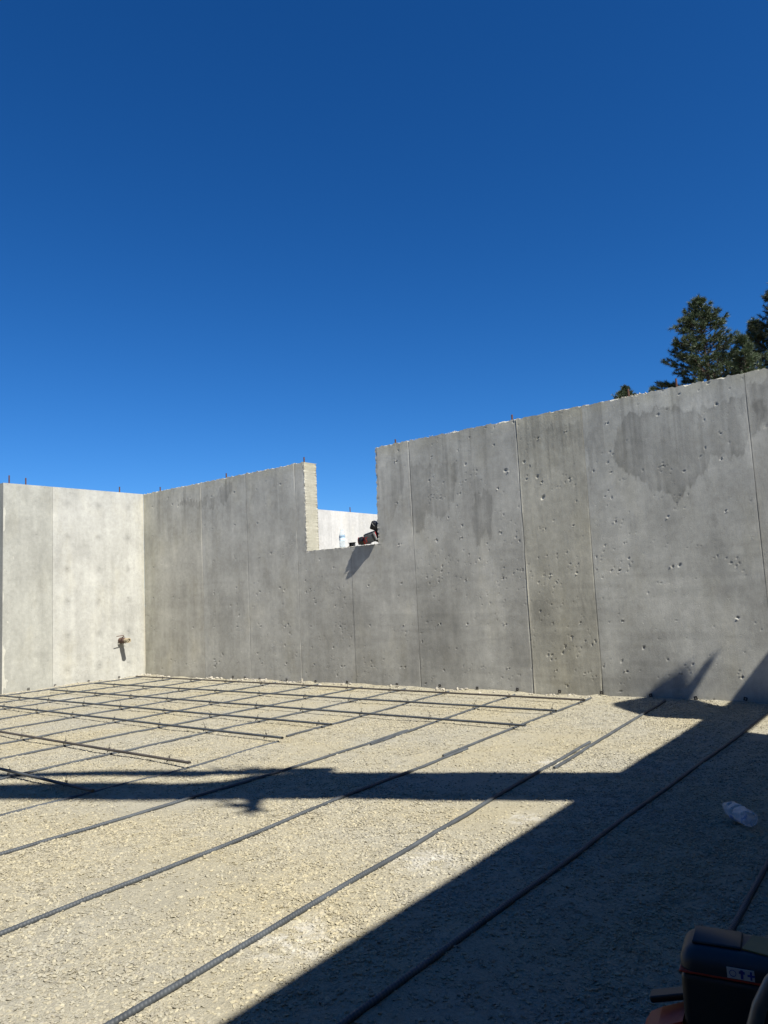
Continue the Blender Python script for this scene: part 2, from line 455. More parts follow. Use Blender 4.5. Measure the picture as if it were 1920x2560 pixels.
def relief(us, zs, seed, ties, npits, rough=1.0, grain=0.0, seams=(), pitbias=1.0):
    """depth (positive = into the wall) and dirt mask"""
    U, Zg = np.meshgrid(us, zs)
    D = .0016 * fbm(U / .7, Zg / .7, seed, 2) * rough + .00055 * rough * fbm(U / .11, Zg / .16, seed + 3, 3)
    if grain: D += grain * fbm(U / .02 + 2 * fbm(U / .2, Zg / .3, seed + 8, 2), Zg / .25, seed + 5, 2)
    rs = np.random.default_rng(seed + 100)
    for _ in range(npits):
        u = rs.uniform(us[0], us[-1]); z = rs.uniform(0, H)
        if z > 1.25 and rs.random() < .74 * pitbias: continue
        c = float(fbm(np.array([u / .5]), np.array([z / .5]), seed + 50, 2)[0])
        if c < .02 and rs.random() < .82: continue
        a = .0032 + .0062 * rs.random() ** 4
        el = rs.uniform(.4, .95)
        stamp(D, us, zs, u, z, pit(a * rs.uniform(1.1, 1.8), max(.0034, a * el), rs.normal(1.0, .5), .0022 + .60 * a * rs.uniform(.5, 1.3)), .05)
    for (u, z) in ties:
        u += rs.normal(0, .006); z += rs.normal(0, .008)
        sz = rs.uniform(.6, 1.15)
        stamp(D, us, zs, u, z, pit(.011 * sz, .0042, rs.uniform(-.4, .6), .007 * sz), .05)
        stamp(D, us, zs, u + .004, z + .002, pit(.010 * sz, .0040, rs.uniform(1.2, 2.1), .006 * sz), .05)
        stamp(D, us, zs, u + rs.normal(0, .008), z + rs.normal(0, .008), pit(.006, .005, 0, -rs.uniform(.003, .006)), .05)
        if rs.random() < .25:
            for k in range(rs.integers(3, 9)): stamp(D, us, zs, u + rs.normal(0, .07), z + rs.normal(0, .05), pit(rs.uniform(.004, .009), .0036, rs.normal(1, .4), .004), .04)
    for (u, amp) in seams:
        w = np.exp(-((U - u) / .006) ** 2)
        D -= amp * w * np.clip(.6 + 1.6 * fbm(Zg / .35, U * 0 + u * 3, seed + 70, 3), 0, 2)
    return D

def grid_panel(name, parent, us, zs, D, mapping, mask, mat, tint, back=TH, seam_lo=True, seam_hi=True, rag=None, thick=TH, side_tint=(1, 1, 1, 1)):
    """A cast panel: displaced face, flat back, full-depth edges where open, shallow edges at seams."""
    nu, nz = len(us), len(zs)
    U, Zg = np.meshgrid(us, zs)
    U = U.copy(); Zg = Zg.copy()
    if seam_lo: U[:, 0] += .0012
    if seam_hi: U[:, -1] -= .0012
    if rag is not None:
        ru, rz, rd = rag(U, Zg); U += ru; Zg += rz; D = D + rd
    ids = np.arange(nu * nz).reshape(nz, nu)
    front = mapping(U.ravel(), Zg.ravel(), D.ravel())
    cells = np.argwhere(mask)
    a = ids[cells[:, 0], cells[:, 1]]; Ff = np.stack([a, a + 1, a + nu + 1, a + nu], -1)
    V = [front]; Fs = [Ff]; base = nu * nz
    T = [tint.reshape(-1, 4)]
    # boundary edges
    mp = np.pad(mask, 1)
    E = []
    inn = mp[1:-1, 1:-1]
    for (dj, di, p0, p1) in ((0, -1, (0, 0), (1, 0)), (0, 1, (0, 1), (1, 1)), (-1, 0, (0, 0), (0, 1)), (1, 0, (1, 0), (1, 1))):
        nb = mp[1 + dj:1 + dj + mask.shape[0], 1 + di:1 + di + mask.shape[1]]
        c = np.argwhere(inn & ~nb)
        for j, i in c:
            kind = 'open'
            if di == -1 and i == 0 and seam_lo: kind = 'seam'
            if di == 1 and i == mask.shape[1] - 1 and seam_hi: kind = 'seam'
            E.append((ids[j + p0[0], i + p0[1]], ids[j + p1[0], i + p1[1]], kind, (dj, di)))
    Uf, Zf, Df = U.ravel(), Zg.ravel(), D.ravel(); Tf = tint.reshape(-1, 4)
    for kind in ('open', 'seam'):
        es = [e for e in E if e[2] == kind]
        if not es: continue
        A = np.array([e[0] for e in es]); B = np.array([e[1] for e in es])
        vs = np.unique(np.concatenate([A, B])); look = {v: i for i, v in enumerate(vs)}
        ia = np.array([look[v] for v in A]); ib = np.array([look[v] for v in B])
        levels = [0, .06, .2, .5, .8, .94, 1] if kind == 'open' else [0, 1]
        depth = thick if kind == 'open' else .03
        base2 = base
        for q, lv in enumerate(levels):
            u = Uf[vs].copy(); z = Zf[vs].copy(); d = Df[vs] * (1 - lv) + depth * lv
            if kind == 'seam':
                if q == 1: u = np.where(u < (us[0] + us[-1]) / 2, us[0], us[-1])
            elif lv > 0 and rag is not None:
                g0, g1, _ = rag(us[vs % nu], zs[vs // nu], 3.5)
                wq = abs(lv - .5) * 2
                g0 = g0 * wq ** 3 if lv < 1 else g0; g1 = g1 * wq ** 3 if lv < 1 else g1
                u = us[vs % nu] + g0; z = zs[vs // nu] + g1
            V.append(mapping(u, z, d)); T.append(Tf[vs] * (np.array(side_tint) if (kind == 'open' and q > 0) else 1))
        m = len(vs)
        for q in range(len(levels) - 1):
            o = base + q * m; Fs.append(np.stack([o + ia, o + ib, o + m + ib, o + m + ia], -1))
        base += m * len(levels)
    # back: one coarse quad set by runs of rows
    us_b = [0, nu - 1]; rows = mask
    j = 0
    while j < mask.shape[0]:
        r = rows[j]; j2 = j
        while j2 + 1 < mask.shape[0] and (rows[j2 + 1] == r).all(): j2 += 1
        on = np.argwhere(r)[:, 0]
        if len(on):
            u0, u1 = us[on[0]], us[on[-1] + 1]; z0, z1 = zs[j], zs[j2 + 1]
            V.append(mapping(np.array([u0, u1, u1, u0]), np.array([z0, z0, z1, z1]), np.full(4, thick)))
            T.append(np.ones((4, 4))); Fs.append(np.array([[base, base + 3, base + 2, base + 1]])); base += 4
        j = j2 + 1
    o = np_obj(name, np.concatenate(V), np.concatenate(Fs), mat, parent, smooth=True, tint=np.concatenate(T))
    me = o.data
    nf = len(Ff); sm = np.zeros(len(me.polygons), bool); sm[:nf] = True
    me.polygons.foreach_set('use_smooth', sm)
    return o

def arange_s(a, b, st): return np.linspace(a, b, int(round((b - a) / st)) + 1)

# --- the long grey wall, with the notch cut in its top
main = empty('concrete_wall', (0, 0, 0), 'long grey concrete wall with a notch in its top and dark damp stains, running right from the corner', 'wall')
STAINS = [
    ([(6.71, 2.28), (6.94, 2.30), (7.18, 2.23), (7.42, 2.26), (7.60, 2.25), (7.69, 2.21), (7.73, 2.11), (7.51, 1.81), (7.32, 1.84), (7.23, 1.71), (7.12, 1.63), (7.04, 1.52), (6.88, 1.63), (6.76, 1.71), (6.68, 1.82), (6.61, 1.85), (6.53, 1.97), (6.63, 2.23)], .36),
    ([(4.48, 2.24), (4.69, 2.15), (4.83, 2.14), (4.97, 2.15), (5.05, 2.19), (5.06, 2.08), (4.97, 1.80), (4.86, 1.61), (4.77, 1.64), (4.66, 1.72), (4.57, 1.48), (4.46, 1.58)], .27),
    ([(5.19, 1.77), (5.30, 1.84), (5.38, 1.83), (5.39, 1.62), (5.37, 1.36), (5.29, 1.43), (5.19, 1.31), (5.18, 1.57)], .30),
    ([(4.31, 2.34), (4.39, 2.32), (4.42, 2.06), (4.17, 1.53), (4.08, 1.47), (4.12, 2.19)], .24),
    ([(.72, 2.26), (1.13, 2.24), (1.51, 2.24), (1.69, 2.38), (1.82, 2.35), (1.82, 2.25), (1.55, 2.07), (1.37, 2.13), (1.01, 2.17), (.77, 2.20)], .30),
    ([(2.50, 2.36), (2.56, 2.36), (2.57, 2.26), (2.50, 2.24)], .2),
    ([(2.16, 2.27), (2.22, 2.27), (2.21, 2.08), (2.15, 2.06)], .15),
    ([(7.40, 2.40), (7.44, 2.42), (7.45, 2.28), (7.38, 2.26)], .2),
    ([(6.33, 2.18), (6.42, 2.17), (6.38, 2.05), (6.34, 1.8), (6.32, 1.6)], .2),
    ([(6.93, 2.42), (6.97, 2.42), (6.97, 2.28), (6.92, 2.28)], .2),
    ([(5.95, 2.30), (6.30, 2.33), (6.30, 2.15), (5.95, 2.12)], .2),
    ([(7.62, 2.34), (7.95, 2.36), (8.1, 1.95), (7.80, 1.95), (7.66, 2.05)], .34),
    ([(6.66, 1.46), (6.73, 1.43), (6.72, 1.33), (6.65, 1.36)], .13),
    ([(7.28, 1.43), (7.32, 1.43), (7.29, 1.29), (7.24, 1.31)], .15),
    ([(7.1, 1.18), (7.42, 1.22), (7.42, 1.12), (7.2, 1.10)], .1),
]
PANELS = [(0, 1.23, (1.0, .985, .95), 0), (1.23, 2.07, (.97, .97, .965), .0006), (2.07, 2.89, (.95, .95, .945), 0),
          (2.89, 3.67, (.94, .94, .935), .0008), (3.67, 4.49, (.95, .95, .945), .0), (4.49, 5.69, (.90, .902, .895), -.0008),
          (5.69, 6.31, (.95, .935, .865), -.0016), (6.31, 7.60, (.99, 1.0, .995), -.0006), (7.60, 9.60, (.97, .97, .955), -.0009)]
OPX0, OPX1, OPZ = 3.03, 4.06, 1.44
TIEX = [.2, .62, 1.03, 1.43, 1.85, 2.25, 2.65, 3.06, 3.47, 3.88, 4.31, 4.75, 5.05, 5.45, 5.90, 6.16, 6.52, 6.95, 7.38, 7.8]

def rag_main(U, Zg, ph=0.0):
    def ed(d, w=.012): return np.exp(-(d / w) ** 2)
    inz = ss(OPZ - .03, OPZ + .01, Zg); inx = ss(OPX0 - .03, OPX0 + .0, U) * (1 - ss(OPX1, OPX1 + .03, U))
    e1 = ed(U - OPX0) * inz; e2 = ed(U - OPX1) * inz; e3 = ed(Zg - OPZ) * inx; e4 = ed(Zg - H, .008)
    n1 = fbm(Zg / .022, U * 0 + ph + 1, 81, 2); n3 = fbm(U / .03, Zg * 0 + ph + 2, 83, 2); n4 = fbm(U / .035, Zg * 0 + ph, 85, 3)
    ru = e1 * n1 * .014 + e2 * fbm(Zg / .028, U * 0 + ph, 82, 2) * .016 - .02 * e2 * 0
    rz = e3 * n3 * .010 + e4 * (n4 * .018 - .003)
    rd = (e1 + e2 + e3) * np.clip(fbm(U / .02, Zg / .02, 84, 2), -.1, 1) * .008
    # the right edge of the notch leans in slightly towards the sill
    ru = ru - e2 * .02 * (H - Zg) * 1.0
    return ru, rz, rd

for k, (u0, u1, tn, off) in enumerate(PANELS):
    gst = .0125 if k == 8 else (.0082 if k < 3 else .0065)
    us = arange_s(u0, u1, gst); zs = arange_s(0 - .04, H, gst)
    U, Zg = np.meshgrid(us, zs)
    ties = [(u, z) for u in TIEX if u0 < u < u1 for z in ROWS if not (OPX0 - .02 < u < OPX1 + .02 and z > OPZ - .05)]
    if k == 5: ties += [(5.12, 1.95), (4.9, 1.62)]
    seams = []
    if k == 6: seams.append((u0, .0022))
    if k == 5: seams.append((u0, .0008))
    if k == 3: seams.append((u0, .0008))
    if k == 8: seams.append((u0, .0007))
    D = off + relief(us, zs, 200 + k * 9, ties, int((u1 - u0) * (230 if k < 3 else 330)), 1.0 if k != 6 else 1.5, .0006 if k == 6 else 0, seams, .9)
    # open joints between the form panels
    for (kk_, gu, z0, z1, gw, gd) in ((5, u1, -.1, .95, .0085, .016), (5, u1, .95, 2.5, .0055, .009), (4, u1, -.1, .35, .006, .010), (4, u1, 1.5, 2.5, .006, .010),
                                      (6, u1, -.1, .26, .009, .014), (6, u1, .26, 1.6, .0045, .005), (2, u1, 2.1, 2.5, .007, .012), (2, u1, .0, 2.1, .004, .003), (1, u1, .0, 1.9, .005, .004), (0, u1, 1.2, 2.4, .005, .005), (7, u1, .9, 2.3, .005, .0015)):
        if kk_ == k:
            nz_ = np.clip(.75 + 1.3 * fbm(Zg / .18, U * 0 + gu, 341, 3), .1, 1.4)
            D += gd * nz_ * np.exp(-((U - gu) / gw) ** 2) * ss(z0 - .02, z0 + .03, Zg) * (1 - ss(z1 - .05, z1, Zg))
    if k == 5:
        stamp(D, us, zs, 5.55, 1.99, pit(.016, .012, .3, .010), .06); stamp(D, us, zs, 5.575, 1.97, pit(.006, .006, .3, -.006), .06)
    if k == 6:
        stamp(D, us, zs, 5.86, 1.89, pit(.014, .010, 1, .009), .06); stamp(D, us, zs, 5.90, 1.70, pit(.020, .011, .9, .012), .06); stamp(D, us, zs, 5.74, 2.04, pit(.010, .009, .9, .01), .06)
    mask = np.ones((len(zs) - 1, len(us) - 1), bool)
    cu = (us[:-1] + us[1:]) / 2; cz = (zs[:-1] + zs[1:]) / 2
    mask[np.ix_(cz > OPZ, (cu > OPX0) & (cu < OPX1))] = False
    if k in (3, 4):      # pull the grid lines nearest the notch onto its edges
        if k == 3: us[np.argmin(abs(us - OPX0))] = OPX0
        if k == 4: us[np.argmin(abs(us - OPX1))] = OPX1
        zs[np.argmin(abs(zs - OPZ))] = OPZ
        cu = (us[:-1] + us[1:]) / 2; cz = (zs[:-1] + zs[1:]) / 2
        mask[:] = True; mask[np.ix_(cz > OPZ, (cu > OPX0) & (cu < OPX1))] = False
        U, Zg = np.meshgrid(us, zs)
    # colour: damp stains with ragged, runny edges, and the panel's own tone
    Ux = U + .036 * fbm(U / .035, Zg / .25, 301, 3) + .016 * fbm(U / .012, Zg / .03, 304, 2) ; Zx = Zg + .085 * fbm(U / .03, Zg / .3, 302, 3) + .02 * fbm(U / .09, Zg / .09, 303, 2)
    f = np.ones_like(U)
    for poly, am in STAINS:
        pa = np.array(poly)
        if pa[:, 0].max() < u0 - .1 or pa[:, 0].min() > u1 + .1: continue
        sd = poly_sd(Ux, Zx, poly)
        e = ss(-.006, .009, sd) * (.62 + .38 * np.exp(-np.clip(sd, 0, 1) / .05)) * (.78 + .75 * fbm(U / .03, Zg / .4, 305, 3))
        f *= 1 - am * np.clip(e, 0, 1.3)
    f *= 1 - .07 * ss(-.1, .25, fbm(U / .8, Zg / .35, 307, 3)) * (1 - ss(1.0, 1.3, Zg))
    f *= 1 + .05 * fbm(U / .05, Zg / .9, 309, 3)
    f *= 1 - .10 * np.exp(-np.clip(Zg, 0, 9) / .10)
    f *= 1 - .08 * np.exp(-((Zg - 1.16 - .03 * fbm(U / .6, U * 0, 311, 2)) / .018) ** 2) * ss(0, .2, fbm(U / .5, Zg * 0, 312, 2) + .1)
    for us_, am in ((u0, .28 if k in (1, 2, 3, 5, 6) else .12), (u1, .12)):
        wob = .003 * fbm(Zg / .3, U * 0 + us_, 321, 2)
        f *= 1 - am * np.exp(-((U - us_ + wob) / .007) ** 2) * np.clip(.7 + 1.5 * fbm(Zg / .3, U * 0 + us_ * 3, 322, 3), 0, 1.3)
    f *= 1 + .20 * fbm(U / .24, Zg / .36, 323, 4) + .11 * fbm(U / .06, Zg / .06, 325, 4)
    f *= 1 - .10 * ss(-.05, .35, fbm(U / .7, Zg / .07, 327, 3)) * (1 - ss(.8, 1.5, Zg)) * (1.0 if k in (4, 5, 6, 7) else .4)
    drip = ss(.12, .42, fbm(U / .045, Zg / 1.6, 329, 3)) * ss(1.55, 2.3, Zg)
    f *= 1 - .20 * drip
    top = ss(2.30, 2.44, Zg)
    warm = np.clip(top * (.5 + fbm(U / .12, Zg / .5, 315, 3)), 0, 1) * .10
    cx = np.exp(-U / .25) * .5
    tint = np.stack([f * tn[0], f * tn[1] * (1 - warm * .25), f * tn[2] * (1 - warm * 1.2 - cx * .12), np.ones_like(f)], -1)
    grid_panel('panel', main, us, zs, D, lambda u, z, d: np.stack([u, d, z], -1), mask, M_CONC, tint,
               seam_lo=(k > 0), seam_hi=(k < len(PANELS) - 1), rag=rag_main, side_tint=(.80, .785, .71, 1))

def crumb_part(name, parent, n, pos_fn, smin, smax, mat, seed):
    """little angular crumbs joined in one part"""
    rs = np.random.default_rng(seed); V = []; Fc = []
    base = np.array([(1, 0, 0), (-1, 0, 0), (0, 1, 0), (0, -1, 0), (0, 0, 1), (0, 0, -1)], float)
    tri = np.array([(0, 2, 4), (2, 1, 4), (1, 3, 4), (3, 0, 4), (2, 0, 5), (1, 2, 5), (3, 1, 5), (0, 3, 5)])
    for i in range(n):
        c = pos_fn(rs)
        if c is None: continue
        s = smin + (smax - smin) * rs.random() ** 3
        v = base * s * rs.uniform(.5, 1.1, (6, 1)) * np.array([1, rs.uniform(.6, 1), rs.uniform(.4, .9)])
        a = rs.uniform(0, 6.28); ca, sa = math.cos(a), math.sin(a)
        v = np.stack([v[:, 0] * ca - v[:, 1] * sa, v[:, 0] * sa + v[:, 1] * ca, v[:, 2]], -1) + np.array(c)
        Fc.append(tri + len(V) * 6); V.append(v)
    o = np_obj(name, np.concatenate(V), np.concatenate(Fc), mat, parent)
    o['kind'] = 'stuff'
    return o

def top_crumbs(rs):
    x = rs.uniform(.0, 9.2)
    if OPX0 < x < OPX1: return (x, rs.choice([rs.uniform(.0, .02), rs.uniform(0.02, .19)]), OPZ + .001)
    c = float(fbm(np.array([x / .3]), np.array([2.]), 71, 3)[0])
    if rs.random() > .35 + c * 2: return None
    return (x, .004 + abs(rs.normal(0, .02)), H - .001)
crumb_part('edge_crumbs', main, 1500, top_crumbs, .0025, .012, M_CRUMB, 3)
def clump_crumbs(rs):
    c = [4.52, 4.6, 4.75, 5.0, 6.71, 6.68, 6.74, 6.8][rs.integers(8)]
    return (c + rs.normal(0, .035), .01 + abs(rs.normal(0, .02)), H + abs(rs.normal(0, .005)))
crumb_part('edge_crumbs', main, 90, clump_crumbs, .004, .017, M_CRUMB, 5)
def jamb_crumbs(rs):
    z = rs.uniform(OPZ, H)
    return (OPX0 + rs.uniform(-.002, .003), rs.choice([.004, .196]) + rs.normal(0, .004), z) if rs.random() < .7 else (OPX1 - .02 * (H - z) - .001, .004 + rs.normal(0, .003), z)
crumb_part('edge_crumbs', main, 420, jamb_crumbs, .003, .010, M_CRUMB, 7)

def dowel(parent, x, y, h, mat=M_RUST, lean=0.0):
    r = []; pts = []
    z = H - .03; i = 0
    while z < H + h:
        pts.append((x + lean * (z - H), y, z)); r.append(.0078 if i % 2 else .0090); z += .006; i += 1
    MB().tube(pts, r, 8).build('dowel', mat, parent)
for x, h, ln in ((.24, .078, 0), (1.60, .08, .03), (2.945, .082, 0), (4.25, .066, 0), (5.60, .074, .02), (6.69, .085, 0), (7.08, .095, 0), (8.2, .1, 0), (8.9, .1, 0)):
    dowel(main, x, .10, h, lean=ln)

def tie_plate(parent, c, axis, rs):
    """small square plate with a hole, left in the wall foot"""
    s = .013; hl = .0048; t = .003
    a = rs.uniform(-.25, .25); ca, sa = math.cos(a), math.sin(a)
    o_ = [(-s, -s), (s, -s), (s, s), (-s, s)]; i_ = [(-hl, -hl), (hl, -hl), (hl, hl), (-hl, hl)]
    V = []
    for dep in (0, t):
        for ring in (o_, i_):
            for p, q in ring:
                p2, q2 = p * ca - q * sa, p * sa + q * ca
                V.append((c[0] + p2, c[1] - dep - .012, c[2] + q2) if axis == 'y' else (c[0] + dep + .012, c[1] + p2, c[2] + q2))
    F_ = []
    for k in range(4):
        k2 = (k + 1) % 4
        F_ += [(k, k2, 4 + k2, 4 + k), (8 + k, 12 + k, 12 + k2, 8 + k2), (k, 8 + k, 8 + k2, k2), (4 + k, 4 + k2, 12 + k2, 12 + k)]
    m = MB().add(V, F_)
    e = (0, -.013, 0) if axis == 'y' else (.013, 0, 0)
    m.tube([(c[0], c[1] + .001, c[2] + .008), (c[0] + e[0], c[1] + e[1], c[2] + .008)], .003, 6)
    m.build('tie_plate', M_PLATE, parent)
rs = np.random.default_rng(5)
for x in (1.76, 1.97, 2.22, 2.66, 3.1, 3.55, 4.20, 4.71, 5.12, 5.53, 5.93, 6.30, 6.70, 7.04, 7.39, 7.8):
    tie_plate(main, (x, -.001, .035 + rs.uniform(-.006, .008)), 'y', rs)

# --- the pale wall on the left, standing at right angles
left = empty('concrete_wall', (0, -1.86, 0), 'short sunlit pale concrete wall at the left with a cut pipe sleeve sticking out', 'wall')
LY = 1.863
for k, (u0, u1, tn, off) in enumerate([(.0, 1.27, (1.0, 1.0, .985), 0), (1.27, LY, (.84, .845, .815), .002)]):
    us = arange_s(u0, u1, .01); zs = arange_s(-.04, H, .01)
    U, Zg = np.meshgrid(us, zs)
    tl = [(u, z) for u in (.24, .66, 1.08, 1.48) if u0 < u < u1 for z in ROWS]
    D = off + relief(us, zs, 500 + k * 7, tl, int((u1 - u0) * 85), 1.3, .0008 if k == 1 else 0)
    low = 1 - ss(.5, 1.5, Zg)
    if k == 0: D += low * .0030 * fbm((U + Zg * .5) / .16, (Zg - U * .5) / .07, 530, 3) * .8
    f = 1 + .05 * fbm(U / .05, Zg / .8, 531, 3) + .10 * fbm(U / .30, Zg / .35, 533, 4)
    for (u, z) in tl:                                  # grey smudges around the tie marks
        f *= 1 - (.24 if k == 0 else .08) * np.exp(-(((U - u) ** 2 + (Zg - z) ** 2) / .0018))
    if k == 1: f *= 1 - .06 * ss(.0, .3, fbm(U / .2, Zg / .4, 537, 3)) ; f *= 1 - .05 * np.exp(-((Zg - 1.30) / .004) ** 2)
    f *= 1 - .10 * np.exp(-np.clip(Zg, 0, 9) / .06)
    yel = np.exp(-U / .03) * .10 if k == 0 else 0 * U
    tint = np.stack([f * tn[0], f * tn[1] * (1 - yel * .4), f * tn[2] * (1 - yel * 1.5), np.ones_like(f)], -1)
    sk = .0207
    grid_panel('panel', left, us, zs, D, lambda u, z, d: np.stack([-d - u * sk, -u - .002, z], -1), np.ones((len(zs) - 1, len(us) - 1), bool), M_CONC_L, tint,
               seam_lo=(k > 0), seam_hi=(k == 0))
def lt(rs): return (-.004 - abs(rs.normal(0, .03)), -rs.uniform(.0, 1.86), H)
crumb_part('edge_crumbs', left, 120, lt, .002, .007, M_CRUMB, 11)
dowel(left, -.1, -.30, .09); dowel(left, -.12, -1.56, .10)
for y in (-1.57, -1.25, -.82, -.4): tie_plate(left, (.001 - .02 * -y, y, .03), 'x', rs)

def plain_wall(name_label, loc, us, mapping, mat, tn, seed, npits, step=.03, zs=None, mask_fn=None, thick=TH, dow=()):
    e = empty('concrete_wall', loc, name_label, 'wall')
    zs = arange_s(-.04, H, step) if zs is None else zs
    edges = us
    for k in range(len(edges) - 1):
        uu = arange_s(edges[k], edges[k + 1], step)
        U, Zg = np.meshgrid(uu, zs)
        D = .002 * fbm(U / .7, Zg / .7, seed + k, 3)
        f = 1 + .06 * fbm(U / .3, Zg / .4, seed + 5 + k, 4) + .03 * fbm(U / .05, Zg / .8, seed + 9, 3)
        tint = np.stack([f * tn[0], f * tn[1], f * tn[2], np.ones_like(f)], -1)
        mask = np.ones((len(zs) - 1, len(uu) - 1), bool)
        if mask_fn is not None:
            cu = (uu[:-1] + uu[1:]) / 2; cz = (zs[:-1] + zs[1:]) / 2
            mask = ~mask_fn(*np.meshgrid(cu, cz))
        grid_panel('panel', e, uu, zs, D, mapping, mask, mat, tint, seam_lo=(k > 0), seam_hi=(k < len(edges) - 2), thick=thick)
    for (x, y) in dow: dowel(e, x, y, .11)
    return e
# far wall seen through the notch (same line as the left wall, beyond)
plain_wall('chalk white concrete wall in the distance, seen through the notch behind the water bottle', (0, 3.5, 0), [.204, 2.6, 3.8, 5.0, 6.2, 8.0],
           lambda u, z, d: np.stack([-d, u, z], -1), M_CONC_F, (1, 1, 1), 610, 0, .03, dow=((-.1, 4.45),))
# return of the left wall beyond its outer corner
plain_wall('grey concrete wall turning away past the outer corner at the far left edge', (-1.5, -1.86, 0), [.0, 1.2, 3.6],
           lambda u, z, d: np.stack([-.04 - u, -LY + d - .0004, z], -1), M_CONC, (1, 1, .97), 630, 0, .03, dow=((-.12, -1.76),))
# right-hand wall, out of frame: its top edge and opening throw the big shade
SKW = .022
def rmap(u, z, d): return np.stack([9.205 + (u - .0) * SKW + d, -u - .004, z], -1)
plain_wall('tall concrete wall beyond the right edge whose top throws the large diagonal shade', (9.3, -3.5, 0), [.0, 1.52, 3.9, 6.3, 8.0],
           rmap, M_CONC, (.9, .9, .88), 650, 0, .03,
           mask_fn=lambda U, Z: (U > .50) & (U < 1.52) & (Z > .9) & (Z < 2.25), thick=.2)
# rear wall behind the photographer
plain_wall('concrete wall closing the pit behind the camera', (5, -7.1, 0), [.0, 2.4, 4.8, 7.2, 9.6, 13.3],
           lambda u, z, d: np.stack([9.3 - u, -7.1 - d, z], -1), M_CONC, (.9, .9, .88), 670, 0, .06, zs=arange_s(-.04, H, .06))

# --- pipe sleeve cast through the left wall
st = empty('pipe_sleeve', (0, -.37, .497), 'torn brown pipe sleeve with a bent rusty rod poking out of the pale left wall', 'pipe')
XO = -.012
outer = []; rr = []
for i in range(10):
    x_ = XO + i * .19 / 9; outer.append((x_, -.37, .497)); rr.append(.031 + .0035 * (i % 2) + (.004 if i < 3 else 0))
MB().tube(outer[:7], rr[:7], 16).build('wrap', M_WRAP, st, True)
m = MB(); n_ = 20; V = []
for (x_, r_) in ((.10, .030), (.185, .031), (.185, .021), (.12, .020)):
    for k in range(n_):
        t_ = 2 * math.pi * k / n_; V.append((x_, -.37 + r_ * math.cos(t_), .497 + r_ * math.sin(t_)))
m.add(V, [(q * n_ + k, q * n_ + (k + 1) % n_, (q + 1) * n_ + (k + 1) % n_, (q + 1) * n_ + k) for q in range(3) for k in range(n_)] + [tuple(range(3 * n_, 4 * n_))]).build('sleeve', M_PVC, st, True)
MB().tube([(.11, -.37, .497), (.178, -.372, .499)], [.008, .010], 10).build('inner_pipe', M_PVC, st, True)
fr = MB()
for k in range(26):
    a_ = random.uniform(0, 6.28); r_ = .033; b_ = Vector((random.uniform(0.0, .09), -.37 + r_ * math.cos(a_), .497 + r_ * math.sin(a_)))
    d_ = Vector((random.uniform(-.3, .5), math.cos(a_), math.sin(a_))).normalized() * random.uniform(.012, .03)
    s_ = Vector((1, .3, .2)).normalized() * .006
    fr.add([b_ - s_, b_ + s_, b_ + d_], [(0, 1, 2)])
fr.build('torn_shreds', M_WRAP, st)['kind'] = 'stuff'
MB().tube([(.02, -.372, .53), (.10, -.385, .548), (.115, -.40, .562), (.115, -.452, .560), (.115, -.50, .556)], .0045, 8).build('bent_rod', M_RUST, st, True)
MB().box((.006, -.40, .455), (.02, .018, .02), bev=.004).build('grout_lump', M_CRUMB, st)

